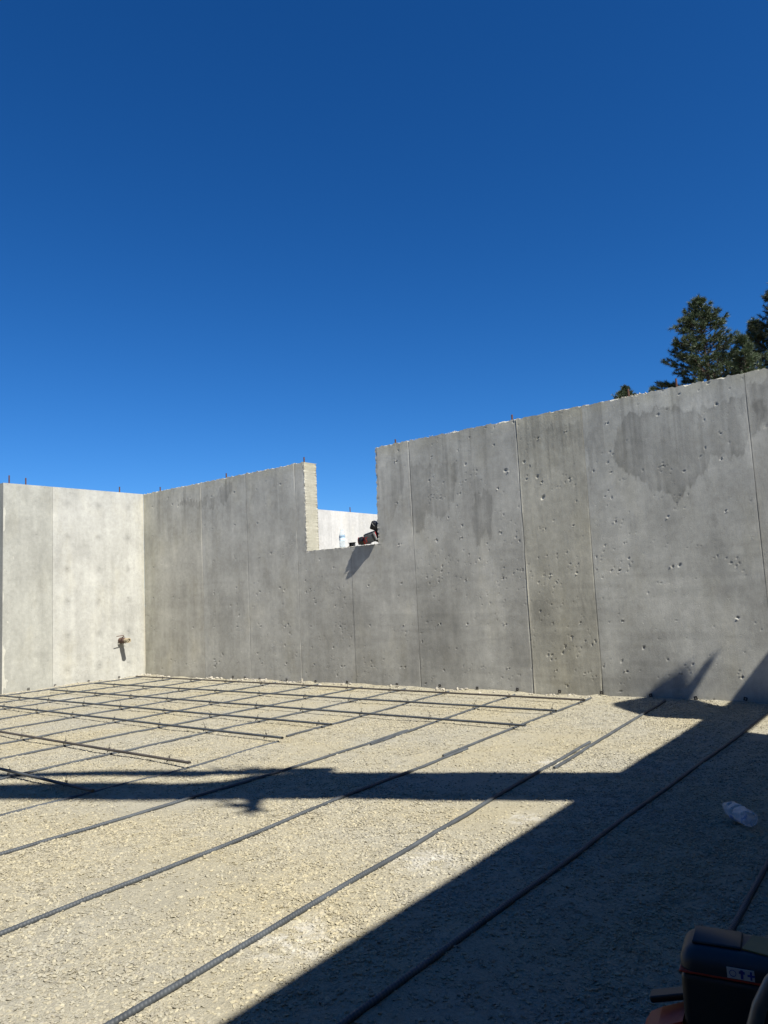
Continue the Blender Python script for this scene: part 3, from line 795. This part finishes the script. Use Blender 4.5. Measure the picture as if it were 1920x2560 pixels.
# ------------------------------------------------------------------ reinforcing bars
def bar(pts, r, ground, label, group, mat=M_BAR, seed=0, spacing=.0115, sink=0.0, ties=()):
    pts = np.array(pts, float)
    seg = np.hypot(*(np.diff(pts[:, :2], axis=0).T)); L = seg.sum(); cum = np.concatenate([[0], np.cumsum(seg)])
    s = []; rad = []
    t = 0.0
    while t < L:
        for fr_, h_ in ((0, 0), (.45, 0), (.6, 1), (.85, 1)): s.append(min(t + fr_ * spacing, L)); rad.append(r * (1.0 + .08 * h_))
        t += spacing
    s = np.array(s); rad = np.array(rad)
    cx = np.interp(s, cum, pts[:, 0]); cy = np.interp(s, cum, pts[:, 1])
    d = (pts[-1, :2] - pts[0, :2]) / np.linalg.norm(pts[-1, :2] - pts[0, :2]); nrm = np.array([-d[1], d[0]])
    wob = .0028 * fbm(s / 1.1, s * 0 + seed, 700 + seed, 2) + .0012 * fbm(s / .25, s * 0, 750 + seed, 2)
    cx = cx + nrm[0] * wob; cy = cy + nrm[1] * wob
    if ground:
        K_ = len(s)
        zz = gh(cx, cy); kk = min(K_ - 2, max(3, int(.75 / spacing * 4))); ker = np.hanning(kk + 2)[1:-1]; ker /= ker.sum()
        zz = np.convolve(np.pad(zz, (kk // 2, kk - 1 - kk // 2), mode='edge'), ker, 'valid')
        cz = zz + r * .75 - sink + .0015 * fbm(s / .12, s * 0, 770 + seed, 2)
    else:
        cz = np.interp(s, cum, pts[:, 2]) + .0015 * fbm(s / .5, s * 0, 770 + seed, 2)
    n_ = 8; K = len(s); V = np.zeros((K, n_, 3))
    for k in range(n_):
        a_ = 2 * math.pi * (k + .5) / n_; ca, sa = math.cos(a_), math.sin(a_)
        sl = spacing * .25 * ca
        V[:, k, 0] = cx + nrm[0] * rad * ca + d[0] * sl; V[:, k, 1] = cy + nrm[1] * rad * ca + d[1] * sl; V[:, k, 2] = cz + rad * sa
    ids = np.arange(K * n_).reshape(K, n_)
    F_ = np.stack([ids[:-1], np.roll(ids, -1, 1)[:-1], np.roll(ids, -1, 1)[1:], ids[1:]], -1).reshape(-1, 4)
    capA = [[ids[0, 0], ids[0, 1], ids[0, 2], ids[0, 3]], [ids[0, 0], ids[0, 3], ids[0, 4], ids[0, 7]], [ids[0, 4], ids[0, 5], ids[0, 6], ids[0, 7]]]
    capB = [[ids[-1, 3], ids[-1, 2], ids[-1, 1], ids[-1, 0]], [ids[-1, 7], ids[-1, 4], ids[-1, 3], ids[-1, 0]], [ids[-1, 7], ids[-1, 6], ids[-1, 5], ids[-1, 4]]]
    F_ = np.concatenate([F_, capA, capB])
    org = (float(pts[0, 0]), float(pts[0, 1]), 0.0)
    o = np_obj('rebar', V.reshape(-1, 3), F_, mat, origin=org, smooth=True)
    tag(o, label, 'rebar', group)
    for (tx, ty) in ties:
        zt = .020 + float(gh(np.array([tx]), np.array([ty]))[0])
        ht = random.uniform(.012, .045); a_ = random.uniform(0, 6.28)
        m = MB()
        loop = [(tx + .013 * math.cos(q), ty + .013 * math.sin(q) * .4, zt + .012 + .016 * math.sin(q * 1.0 + .6)) for q in np.linspace(0, 6.28, 11)]
        m.tube(loop, .0016, 5)
        m.tube([(tx - .016, ty, zt - .008), (tx + .004, ty + .012, zt + .026), (tx + .016, ty - .006, zt - .004)], .0016, 5)
        m.tube([(tx, ty, zt + .02), (tx + .006 * math.cos(a_), ty + .006, zt + .02 + ht * .6), (tx + .016 * math.cos(a_), ty + .012 * math.sin(a_), zt + .02 + ht), (tx + .026 * math.cos(a_), ty + .012 * math.sin(a_), zt + .016 + ht)], .0013, 5)
        w = m.build('tie_wire', M_WIRE); w.parent = o; w.location = (-org[0], -org[1], 0)
    return o
RB = .0079
G1 = 'long bars laid on the gravel away from the wall'
G2 = 'crossbars laid over the long bars'
LB = [(.14, 'hard against'), (.77, 'second from'), (1.34, 'third from'), (1.98, 'fourth from'), (2.58, 'fifth from'), (3.22, 'sixth from'), (3.83, 'seventh from'), (4.37, 'eighth from')]
for i, (x_, w_) in enumerate(LB):
    dx = (.02, -.03, .03, -.02, .04, .02, -.03, .03)[i]
    bar([(x_, -.10), (x_ + dx, -5.9)], RB, True, f'long grey rebar on the gravel under the crossbars, {w_} the pale left wall', G1, seed=i, spacing=.017)
bar([(4.87, -.10), (4.97, -1.2), (5.05, -2.37)], RB, True, 'wall-end piece of the ninth long rebar, its cut end lying in the open gravel', G1, seed=20)
bar([(5.11, -2.50), (5.17, -3.3), (5.19, -5.9)], RB, True, 'half buried rebar continuing the ninth row towards the left shadow band', G1, seed=21, sink=.006)
bar([(5.55, -.10), (5.66, -1.2), (5.755, -2.34)], RB, True, 'wall-end piece of the tenth long rebar, ending where it laps its neighbour', G1, seed=22)
bar([(5.685, -1.86), (5.725, -2.4), (5.742, -4.58), (5.76, -5.9)], RB, True, 'lapped camera-end rebar running under the middle of the shadow band to the left edge', G1, seed=23)
bar([(6.24, -.10), (6.29, -1.3), (6.335, -2.41)], RB, True, 'rusty-tipped wall-end piece of the long rebar reached last by the crossbars', G1, seed=24)
bar([(6.355, -2.18), (6.375, -2.6), (6.465, -4.92), (6.49, -5.9)], RB, True, 'long camera-end rebar lapped to the last crossed row, sweeping to the lower left', G1, seed=25)
bar([(6.825, -.06), (6.93, -1.4), (7.01, -2.41)], RB * 1.1, True, 'thick pale grey rebar with a brown patch, leaving the blurred shadow at the wall', G1, seed=26)
bar([(6.925, -1.745), (6.97, -2.5), (7.17, -5.02), (7.2, -5.9)], RB * 1.08, True, 'ribbed rebar crossing the foreground in full sun, lapped beside the thick pale one', G1, seed=27)
bar([(7.61, -.08), (7.612, -2.5), (7.615, -5.9)], RB, True, 'long rebar lying wholly in the large diagonal shade', G1, seed=28)
bar([(8.15, -.10), (8.172, -3.28), (8.19, -3.83), (8.22, -5.9)], RB, True, 'shaded rebar at the lower right passing behind the black tool', G1, seed=29)
zt = .030
def cross(y, x0, x1): return [(x_, y) for x_ in (.14, .77, 1.34, 1.98, 2.58, 3.22, 3.83, 4.37, 5.0, 5.64, 6.29) if x0 < x_ < x1 + .02]
TR = [((.20, -.281), (6.31, -.383), 'nearest the long grey wall, its rusty end by the corner of the grid'),
      ((.37, -.961), (6.325, -.922), 'second from the long grey wall'),
      ((.43, -1.541), (6.396, -1.529), 'third from the long grey wall, longest reach into open gravel'),
      ((-.3, -2.075), (5.126, -2.007), 'fourth from the long grey wall'),
      ((-.3, -2.49), (5.162, -2.516), 'fifth from the long grey wall, sixth long bar hidden below it'),
      ((-.3, -3.20), (5.204, -3.28), 'sixth from the long grey wall, stopping just short of the shadow band'),
      ((-.3, -3.80), (5.267, -3.912), 'nearest the camera, its end inside the dark shadow band')]
for i, (a_, b_, w_) in enumerate(TR):
    z0, z1 = (.034, .034)
    bar([(a_[0], a_[1], z0), (b_[0], b_[1], z1)], RB * .98, False, 'raised crossbar ' + w_, G2, mat=(M_BARR if i in (0, 5) else M_BAR), seed=40 + i, spacing=.017,
        ties=[(x_, a_[1] + (b_[1] - a_[1]) * (x_ - a_[0]) / (b_[0] - a_[0])) for x_, _ in cross(0, a_[0], b_[0])])
MB_ = MB().tube([(2.93, -.05, .0), (2.932, -.048, .058)], [.012, .011], 12).build('peg', M_CRUMB, origin=(2.93, -.05, 0), smooth=True)
tag(MB_, 'small pale upright peg standing in the rubble below the left side of the notch', 'peg')

# ------------------------------------------------------------------ things on the sill
def lathe(prof, n=28, axis=Vector((0, 0, 1)), org=Vector((0, 0, 0)), crush=0, seed=0):
    q = Vector((0, 0, 1)).rotation_difference(axis.normalized())
    V = []
    for i, (r, z) in enumerate(prof):
        for k in range(n):
            a_ = 2 * math.pi * k / n
            rr_ = r
            if crush:
                rr_ = r * (1 + crush * float(fbm(np.array([math.cos(a_) * 1.6 + z * 14]), np.array([math.sin(a_) * 1.6 + z * 9]), seed, 3)[0]))
            V.append(org + q @ Vector((rr_ * math.cos(a_), rr_ * math.sin(a_), z)))
    Fq = [(i * n + k, i * n + (k + 1) % n, (i + 1) * n + (k + 1) % n, (i + 1) * n + k) for i in range(len(prof) - 1) for k in range(n)]
    return V, Fq
BP = [(.012, .0), (.026, .002), (.0315, .010), (.032, .020), (.0300, .026), (.0322, .034), (.0300, .040), (.0322, .048), (.0295, .056), (.0318, .064),
      (.0300, .070), (.0318, .078), (.0318, .120), (.0300, .124), (.0318, .130), (.0300, .142), (.024, .156), (.016, .170), (.0128, .177), (.0128, .183), (.0150, .185), (.0150, .188), (.0122, .190), (.0122, .198)]
SILL = 1.443
bt = empty('water_bottle', (3.515, .045, SILL), 'upright clear water bottle with a blue and white label standing on the notch sill', 'bottle')
V, Fq = lathe(BP, 28, org=Vector((3.515, .045, SILL)))
MB().add(V, Fq + [tuple(range(28))[::-1]]).build('bottle_body', M_PET, bt, True)
for nm, z0, z1, mt in (('label', .074, .128, M_LPALE), ('label_band', .106, .127, M_LBLUE)):
    rr_ = .0326 if nm == 'label' else .0330
    V, Fq = lathe([(rr_, z0), (rr_, (z0 + z1) / 2), (rr_, z1)], 28, org=Vector((3.515, .045, SILL)))
    lb = MB().add(V, Fq).build(nm, mt, bt, True)
# white lettering blotches on the blue band (too small to read in the photo)
m = MB()
for k in range(7):
    a_ = math.radians(-110 + k * 19); r_ = .0335
    m.box((3.515 + r_ * math.cos(a_), .045 + r_ * math.sin(a_), SILL + .117), (.0012, .006, .011), R=Matrix.Rotation(a_, 3, 'Z'))
m.build('label_print', M_WHITE, bt)
V, Fq = lathe([(.0125, .0), (.0150, .002), (.0150, .012), (.012, .013)], 16, org=Vector((3.515, .045, SILL + .186)))
# (bottle stands open: no cap on it)

cl = empty('bracket', (3.665, .03, SILL), 'small dark metal spool bracket lying on the sill right of the water bottle', 'bracket')
MB().box((3.665, .03, SILL + .040), (.088, .030, .005), bev=.002).build('top_plate', M_PLATE, cl)
m = MB(); m.box((3.638, .03, SILL + .020), (.010, .024, .040)); m.box((3.694, .03, SILL + .021), (.010, .024, .036)); m.box((3.665, .042, SILL + .02), (.048, .004, .034))
m.box((3.628, .03, SILL + .003), (.018, .024, .004)); m.build('legs', M_PLATE, cl)
MB().tube([(3.672, .040, SILL + .022), (3.672, .018, SILL + .022)], .006, 10).build('pin', M_SILV, cl)

pt = empty('cordless_tool', (3.93, -.02, SILL), 'red and black cordless power tool overhanging the sill at the right side of the notch', 'power tool')
# motor end: red barrel with a black vented nose, pointing out of the sill towards the left
ax = Vector((-1.0, -.46, -.04)).normalized(); o0 = Vector((3.925, .022, SILL + .047))
V, Fq = lathe([(.001, 0), (.040, .0), (.040, .085), (.042, .087)], 24, ax, o0)
MB().add(V, Fq).build('motor_housing', M_RED, pt, True)
V, Fq = lathe([(.0425, .070), (.0435, .088), (.0435, .100), (.038, .122), (.024, .134), (.001, .138)], 24, ax, o0)
nose = MB().add(V, Fq).build('vent_cap', M_BLACK, pt, True)
q = Vector((0, 0, 1)).rotation_difference(ax); m = MB()
for k in range(12):
    a_ = k * math.pi / 6; c = o0 + q @ Vector((.033 * math.cos(a_), .033 * math.sin(a_), .1285))
    m.box(c, (.016, .004, .004), R=(q.to_matrix() @ Matrix.Rotation(a_, 3, 'Z')))
m.build('vent_ribs', M_RED, pt)
# battery pack, tipped towards the camera
Rb = Matrix.Rotation(math.radians(20), 3, 'Z') @ Matrix.Rotation(math.radians(-15), 3, 'Y') @ Matrix.Rotation(math.radians(14), 3, 'X')
bc = Vector((3.962, -.020, SILL + .066))
def L(p): return bc + Rb @ Vector(p)
MB().box(bc, (.118, .088, .092), R=Rb, bev=.010).build('battery_pack', M_GREYP, pt, True)
MB().box(L((0, 0, .050)), (.110, .080, .010), R=Rb, bev=.004).build('battery_top', M_BLACK, pt, True)
m = MB()
m.box(L((-.042, -.0448, -.002)), (.006, .002, .050), R=Rb); m.box(L((-.028, -.0448, .020)), (.024, .002, .004), R=Rb)
m.box(L((.0605, .014, .012)), (.003, .020, .060), R=Rb)
m.build('red_trim', M_RED, pt)['kind'] = 'stuff'
MB().box(L((.0605, -.016, 0)), (.003, .016, .072), R=Rb).build('white_label', M_WHITE, pt)
m = MB()
for k in range(4): m.box(L((.0622, -.016, -.024 + .016 * k)), (.0015, .010, .006), R=Rb)
m.build('label_print', M_BLACK, pt)
m = MB()
for k in range(7): m.box(L((.052 - .001 * k, -.0465, -.036 + .012 * k)), (.010, .004, .006), R=Rb)
m.build('grip_ribs', M_BLACK, pt)
MB().tube([(3.965, .05, SILL + .03), (3.985, .06, SILL + .10), (4.000, .06, SILL + .16)], [.036, .034, .034], 12).build('handle', M_BLACK, pt, True)
m = MB(); m.box((3.992, .045, SILL + .186), (.115, .09, .088), R=Matrix.Rotation(math.radians(24), 3, 'Y') @ Matrix.Rotation(.4, 3, 'Z'), bev=.016)
m.build('head', M_BLACK, pt, True)
MB().tube([(3.975, -.012, SILL + .222), (3.992, -.014, SILL + .200), (4.012, -.012, SILL + .180)], .003, 8).build('wire_clip', M_SILV, pt)

# ------------------------------------------------------------------ bottle lying in the shade
A = Vector((7.905, -2.77, .036)); B = Vector((8.055, -2.955, .044)); axb = (A - B).normalized()
gb = empty('crushed_bottle', (7.98, -2.86, 0), 'crumpled clear plastic bottle lying on the shaded gravel at the right edge', 'bottle')
PR = [(.004, .0), (.028, .002), (.036, .012), (.037, .03), (.031, .045), (.037, .060), (.032, .075), (.037, .09), (.030, .105), (.036, .115), (.0345, .130), (.0355, .145), (.029, .158), (.0345, .17), (.030, .185), (.026, .198), (.018, .212), (.013, .222), (.013, .235)]
PR = [(r_ * .86, z_ * .88) for r_, z_ in PR]
V, Fq = lathe(PR, 36, axb, B, crush=.26, seed=33)
V = [Vector((v.x, v.y, max(v.z * .92, .004))) for v in V]
MB().add(V, Fq + [tuple(range(36))[::-1]]).build('bottle_body', M_PETC, gb, True)
V, Fq = lathe([(.0320, .086), (.0330, .10), (.0320, .115)], 36, axb, B, crush=.26, seed=33)
V = [Vector((v.x, v.y, max(v.z * .92, .004))) for v in V]
lb2 = MB().add([V[i] for i in range(len(V))], [f for j, f in enumerate(Fq) if 4 < j % 36 < 20]).build('label_scrap', simple('faded_blue_label', (.10, .17, .33), .5, 0, .4, 60), gb, True)

# ------------------------------------------------------------------ black tool in the lower right corner
tl = empty('battery_tool', (8.42, -4.56, 0), 'large black battery tool with orange trim in the shade at the lower right corner', 'power tool')
ang = math.atan2(.0222, .124)
Rt = Matrix.Rotation(ang, 3, 'Z')
ex = Rt @ Vector((1, 0, 0)); ey = Rt @ Vector((0, 1, 0)); O = Vector((8.316, -4.628, 0))
def T(a, b_, c): return O + ex * a + ey * b_ + Vector((0, 0, c))
MB().box(T(.112, .062, .125), (.222, .118, .250), R=Rt, bev=.012).build('lower_body', M_BLACK, tl, True)
MB().box(T(.112, .062, .252), (.2245, .1205, .004), R=Rt, bev=.0018).build('seam_strip', M_ORANGE, tl)
# rounded upper shell: loft with a shrinking, rounded outline
prof = [(.000, .254), (.000, .266), (.004, .275), (.010, .282), (.018, .287), (.026, .288)]
V = []; NK = 32
for ins, z_ in prof:
    hw, hd = .112 - ins, .060 - ins; rc = .026 - ins * .4
    for k in range(NK):
        a_ = 2 * math.pi * (k + .5) / NK; sx = 1 if math.cos(a_) > 0 else -1; sy = 1 if math.sin(a_) > 0 else -1
        kk = (k % (NK // 4)) / (NK // 4 - 1) * math.pi / 2
        qd = k // (NK // 4); aa = qd * math.pi / 2 + kk
        cx_ = (hw - rc) * (1 if qd in (0, 3) else -1); cy_ = (hd - rc) * (1 if qd in (0, 1) else -1)
        V.append(T(.112 + cx_ + rc * math.cos(aa), .062 + cy_ + rc * math.sin(aa), z_))
Fq = [(i * NK + k, i * NK + (k + 1) % NK, (i + 1) * NK + (k + 1) % NK, (i + 1) * NK + k) for i in range(len(prof) - 1) for k in range(NK)]
MB().add(V, Fq + [tuple(range((len(prof) - 1) * NK, len(prof) * NK))]).build('upper_shell', M_NAVY, tl, True)
MB().box(T(.060, .066, .290), (.080, .066, .006), R=Rt, bev=.003).build('raised_pad', M_NAVY, tl, True)
MB().box(T(.142, .058, .2895), (.070, .062, .0025), R=Rt @ Matrix.Rotation(-.25, 3, 'Z')).build('yellow_sticker', M_YELL, tl)
MB().box(T(.098, .0005, .264), (.042, .0012, .017), R=Rt).build('white_label', M_WHITE, tl)
m = MB()
m.box(T(.100, -.0004, .264), (.004, .001, .014), R=Rt); m.box(T(.100, -.0004, .267), (.009, .001, .004), R=Rt)
m.box(T(.114, -.0004, .264), (.003, .001, .013), R=Rt); m.box(T(.114, -.0004, .264), (.011, .001, .003), R=Rt)
m.tube([T(.086 + .005 * math.cos(q_), -.0004, .264 + .005 * math.sin(q_)) for q_ in np.linspace(0, 6.28, 12)], .0006, 4)
m.build('label_symbols', M_BLUE, tl)
hp = [(-.002, 0), (-.076, 0), (-.076, .122), (-.066, .138), (-.045, .150), (-.002, .168)]
n_ = len(hp)
MB().add([T(a_, .004, b_) for a_, b_ in hp] + [T(a_, .075, b_) for a_, b_ in hp],
         [tuple(range(n_)), tuple(range(n_, 2 * n_))[::-1]] + [(k, n_ + k, n_ + (k + 1) % n_, (k + 1) % n_) for k in range(n_)]).build('side_housing', M_ORANGE, tl)
MB().box(T(-.034, .080, .170), (.066, .03, .012), R=Rt @ Matrix.Rotation(-.28, 3, 'Y'), bev=.004).build('housing_lip', M_BLACK, tl)
MB().tube([T(-.014, .006, .128), T(-.014, -.008, .128)], .011, 14).build('knob', M_BLUE, tl, True)
# carrying handle crossing in front
MB().tube([(8.530, -4.685, .36), (8.505, -4.692, .335), (8.480, -4.700, .305), (8.462, -4.708, .270), (8.448, -4.715, .225), (8.440, -4.72, .10), (8.44, -4.72, 0)], .011, 14).build('handle', M_SILV, tl, True)
MB().tube([(8.53, -4.685, .36), (8.545, -4.66, .366), (8.55, -4.60, .35), (8.54, -4.57, .31)], .011, 12).build('handle_bend', M_BLACK, tl, True)

# ------------------------------------------------------------------ casters added outside the frame, shaped to throw the shade seen in it
def shade_src(sx, sy, x_at):
    z_ = (x_at - sx) / .8
    return Vector((x_at, sy - LYR / 1.25 * z_, z_))
bm_ = empty('band_shade_caster', (9.95, -1.4, 0), 'added unseen plate beyond the right wall, outside the frame, shaped to cast the long dark band', 'shade caster')  # added shade caster, outline traced back from the dark band
def plate(poly, name, mat, th=.03):
    pts = [shade_src(a_, b_, 9.85) for a_, b_ in poly]; n_ = len(pts)
    V = [p + Vector((-th, 0, 0)) for p in pts] + [p + Vector((th, 0, 0)) for p in pts]
    Fq = [tuple(range(n_)), tuple(range(n_, 2 * n_))[::-1]] + [(k, (k + 1) % n_, n_ + (k + 1) % n_, n_ + k) for k in range(n_)]
    return MB().add(V, Fq).build(name, mat, bm_)
plate([(9.85, -1.66), (7.30, -2.90), (6.13, -3.475), (4.886, -4.165), (3.4, -4.99), (3.4, -4.60), (4.505, -4.02), (5.10, -3.695), (5.45, -3.50), (5.62, -3.36), (5.66, -3.20), (5.95, -3.015), (7.30, -2.345), (9.85, -1.15)], 'band_shade_plate', M_CAST_BAND)
m = MB(); hs = [(5.95, -2.94), (5.72, -3.06), (5.50, -3.20), (5.05, -3.46), (4.27, -3.90), (3.4, -4.38)]
m.tube([shade_src(a_, b_, 9.85) for a_, b_ in hs], [.05, .06, .055, .05, .055, .055], 8)
for k in range(10):
    a_ = random.uniform(5.35, 5.8); b_ = -3.02 - (5.72 - a_) * .58
    m.tube([shade_src(a_, b_, 9.85), shade_src(a_ - random.uniform(-.05, .22), b_ + random.uniform(.0, .09), 9.85)], [.02, .004], 4)
m.tube([shade_src(5.4, -3.33, 9.85), shade_src(4.9, -3.62, 9.85), shade_src(4.4, -3.9, 9.85)], [.03, .012, .008], 5)
m.build('band_edge_caster', M_BLACK, bm_)  # added rod and spikes, shaped to fray the band's upper edge
c0 = shade_src(6.0, -3.52, 9.85); c1 = shade_src(6.12, -3.63, 9.85)
m = MB(); m.tube([c0, c1], [.05, .03], 6)
for e_ in ((.10, -.10), (-.20, -.06), (.13, -.03), (-.24, .0), (.02, -.11)):
    m.tube([c1, shade_src(6.12 + e_[0], -3.64 + e_[1], 9.85)], [.028, .008], 5)
m.build('band_fork_caster', M_BLACK, bm_)  # added prongs that throw the small fork below the band
bd = empty('round_shade_caster', (9.33, -.82, H), 'added unseen body on the right wall outside the frame, shaped to cast the blurred round shade', 'bundle')  # added caster, its profile shaped to throw the round shade
prof = [(0, -1.28, -.70), (.17, -1.30, -.68), (.40, -1.35, -.61), (.57, -1.37, -.600), (.75, -1.29, -.605), (.89, -1.21, -.66), (1.03, -1.12, -.80), (1.10, -1.03, -.92), (1.11, -.98, -.975)]
V = []
for z_, ya, yb in prof:
    for k in range(20):
        a_ = 2 * math.pi * k / 20
        V.append((9.33 + .085 * (yb - ya) / .7 * math.cos(a_), (ya + yb) / 2 + (yb - ya) / 2 * math.sin(a_), H + .002 + z_))
Fq = [(i * 20 + k, i * 20 + (k + 1) % 20, (i + 1) * 20 + (k + 1) % 20, (i + 1) * 20 + k) for i in range(len(prof) - 1) for k in range(20)]
MB().add(V, Fq + [tuple(range(20))[::-1]]).build('round_caster_body', M_CAST_ROUND, bd, True)
MB().tube([(9.33, -.68, H + .50), (9.33, -.562, H + .585)], [.034, .024], 8).build('shade_spike', M_CAST_ROUND, bd, True)  # added spike for the thin streak of shade up the wall

# ------------------------------------------------------------------ pines beyond the wall
def pine(tip, label, prof, zlow, seed, tone, dens=1.0, up=.42):
    rs = np.random.default_rng(seed); tip = np.array(tip)
    e = empty('pine_tree', (tip[0], tip[1], 0), label, 'tree', 'pines beyond the long wall')
    zs_ = np.linspace(0, tip[2], 14)
    lean = lambda z: np.array([tip[0] + .12 * math.sin(z * .4 + seed), tip[1] + .1 * math.cos(z * .5), z]) if z < tip[2] - .5 else np.array([tip[0], tip[1], z])
    trunk = MB().tube([tuple(lean(z)) for z in zs_], [max(.02, .016 * (tip[2] - z) + .02) for z in zs_], 8)
    trunk.build('trunk', M_BARK, e)
    br = MB(); TV = []; TF = []; TC = []; nv = 0
    def tuft(c, d, ln, tone_):
        nonlocal nv
        k = 30
        d = d / (np.linalg.norm(d) + 1e-9)
        a = np.cross(d, [0.3, .5, .8]); a /= np.linalg.norm(a); b_ = np.cross(d, a)
        ph = rs.uniform(0, 6.28, k); sp = rs.uniform(.15, 1.25, k)
        dirs = d * np.cos(sp)[:, None] + (a * np.cos(ph)[:, None] + b_ * np.sin(ph)[:, None]) * np.sin(sp)[:, None]
        L_ = ln * rs.uniform(.7, 1.15, k)
        w = np.cross(dirs, rs.normal(0, 1, (k, 3))); w /= np.linalg.norm(w, axis=1)[:, None]
        st_ = c + d * rs.uniform(-.08, .08, k)[:, None]
        V_ = np.stack([st_ - w * .010, st_ + w * .010, st_ + dirs * L_[:, None]], 1).reshape(-1, 3)
        TV.append(V_); TF.append(nv + np.arange(3 * k).reshape(k, 3)); nv += 3 * k
        g = tone_ * rs.uniform(.75, 1.3)
        cc = np.ones((3 * k, 4)); cc[:, :3] = np.array([.048, .072, .030]) * g; TC.append(cc)
    z = zlow
    while z < tip[2] - .15:
        t = tip[2] - z; R0 = np.interp(t, prof[0], prof[1])
        nb = rs.integers(4, 7) if dens >= 1 else rs.integers(3, 5)
        a0_ = rs.uniform(0, 6.28)
        for k in range(nb):
            az = a0_ + k * 6.283 / nb + rs.normal(0, .3); Lb = R0 * rs.uniform(.62, 1.12)
            if rs.random() < .06: Lb *= 1.2
            el = up * (1.0 if t < 2 else .55) + rs.normal(0, .14)
            dxy = np.array([math.cos(az), math.sin(az), 0.]); base = lean(z)
            pts = [base + dxy * Lb * s_ + np.array([0, 0, Lb * (s_ * math.tan(el) * .6 + .22 * s_ * s_)]) for s_ in (0, .3, .6, .85, 1.)]
            br.tube([tuple(p) for p in pts], [.012 + .012 * Lb, .012 + .009 * Lb, .016, .011, .006], 5, False)
            n_t = max(3, int(Lb * 7.5 * dens))
            for q_ in range(n_t):
                s_ = rs.uniform(.28 if Lb > .8 else .1, 1.0) ** .8
                p = base + dxy * Lb * s_ + np.array([0, 0, Lb * (s_ * math.tan(el) * .6 + .22 * s_ * s_)])
                side_ = np.array([-dxy[1], dxy[0], 0]) * rs.choice([-1, 1]); tw = rs.uniform(.12, .42) * min(1, Lb) * (1.25 - s_ * .6)
                dd = dxy * .7 + side_ * .8 + np.array([0, 0, rs.uniform(.05, .8)]); dd /= np.linalg.norm(dd)
                pe = p + dd * tw
                br.tube([tuple(p), tuple(pe)], [.009, .005], 3, False)
                tuft(pe, dd, rs.uniform(.17, .26), tone)
                if rs.random() < .8: tuft(p + dd * tw * .5, dd, rs.uniform(.15, .22), tone * .95)
                if rs.random() < .5: tuft(pe + rs.normal(0, .09, 3), dd, rs.uniform(.15, .22), tone)
            tuft(pts[-1], dxy + [0, 0, .8], .25, tone * 1.05)
        z += rs.uniform(.16, .27) if t > 2 else rs.uniform(.11, .18)
    for k in range(7): tuft(tip - np.array([0, 0, .09 * k]), np.array([rs.normal(0, .3), rs.normal(0, .3), 1.]), .24, tone)
    br.build('limbs', M_BARK, e)
    np_obj('crown', np.concatenate(TV), np.concatenate(TF), M_NEED, e, tint=np.concatenate(TC))
    return e
P1 = ((0, .4, 1.2, 2.2, 3.2, 4.0, 4.8, 7, 12), (.08, .28, .72, 1.3, 1.6, 1.95, 2.7, 3.2, 3.0))
P2 = ((0, .5, 1.5, 3, 6, 12), (.08, .28, .62, 1.1, 1.9, 2.4))
P3 = ((0, .5, 1.5, 3, 5, 12), (.2, .8, 1.5, 2.2, 2.7, 3.2))
pine((-1.18, 35.14, 15.84), 'broad full-crowned pine standing alone in view above the wall, left of the others', P1, 9.0, 4, 1.0)
pine((.97, 33.38, 12.77), 'low thin-topped pine between the broad pine and the dark one at the edge', P2, 8.5, 9, 1.05, .8)
pine((.05, 42.3, 16.2), 'olive pine with pointed shoots in front of the darkest pine', P2, 9.5, 15, 1.1)
pine((2.75, 41.4, 18.2), 'darkest tall pine, cut off by the right edge of the photo', P3, 10.5, 22, .7, 1.1)
pine((-11.5, 52.45, 16.5), 'tip of a distant pine peeping over the wall beside a rusty dowel', P1, 12.0, 31, .9)
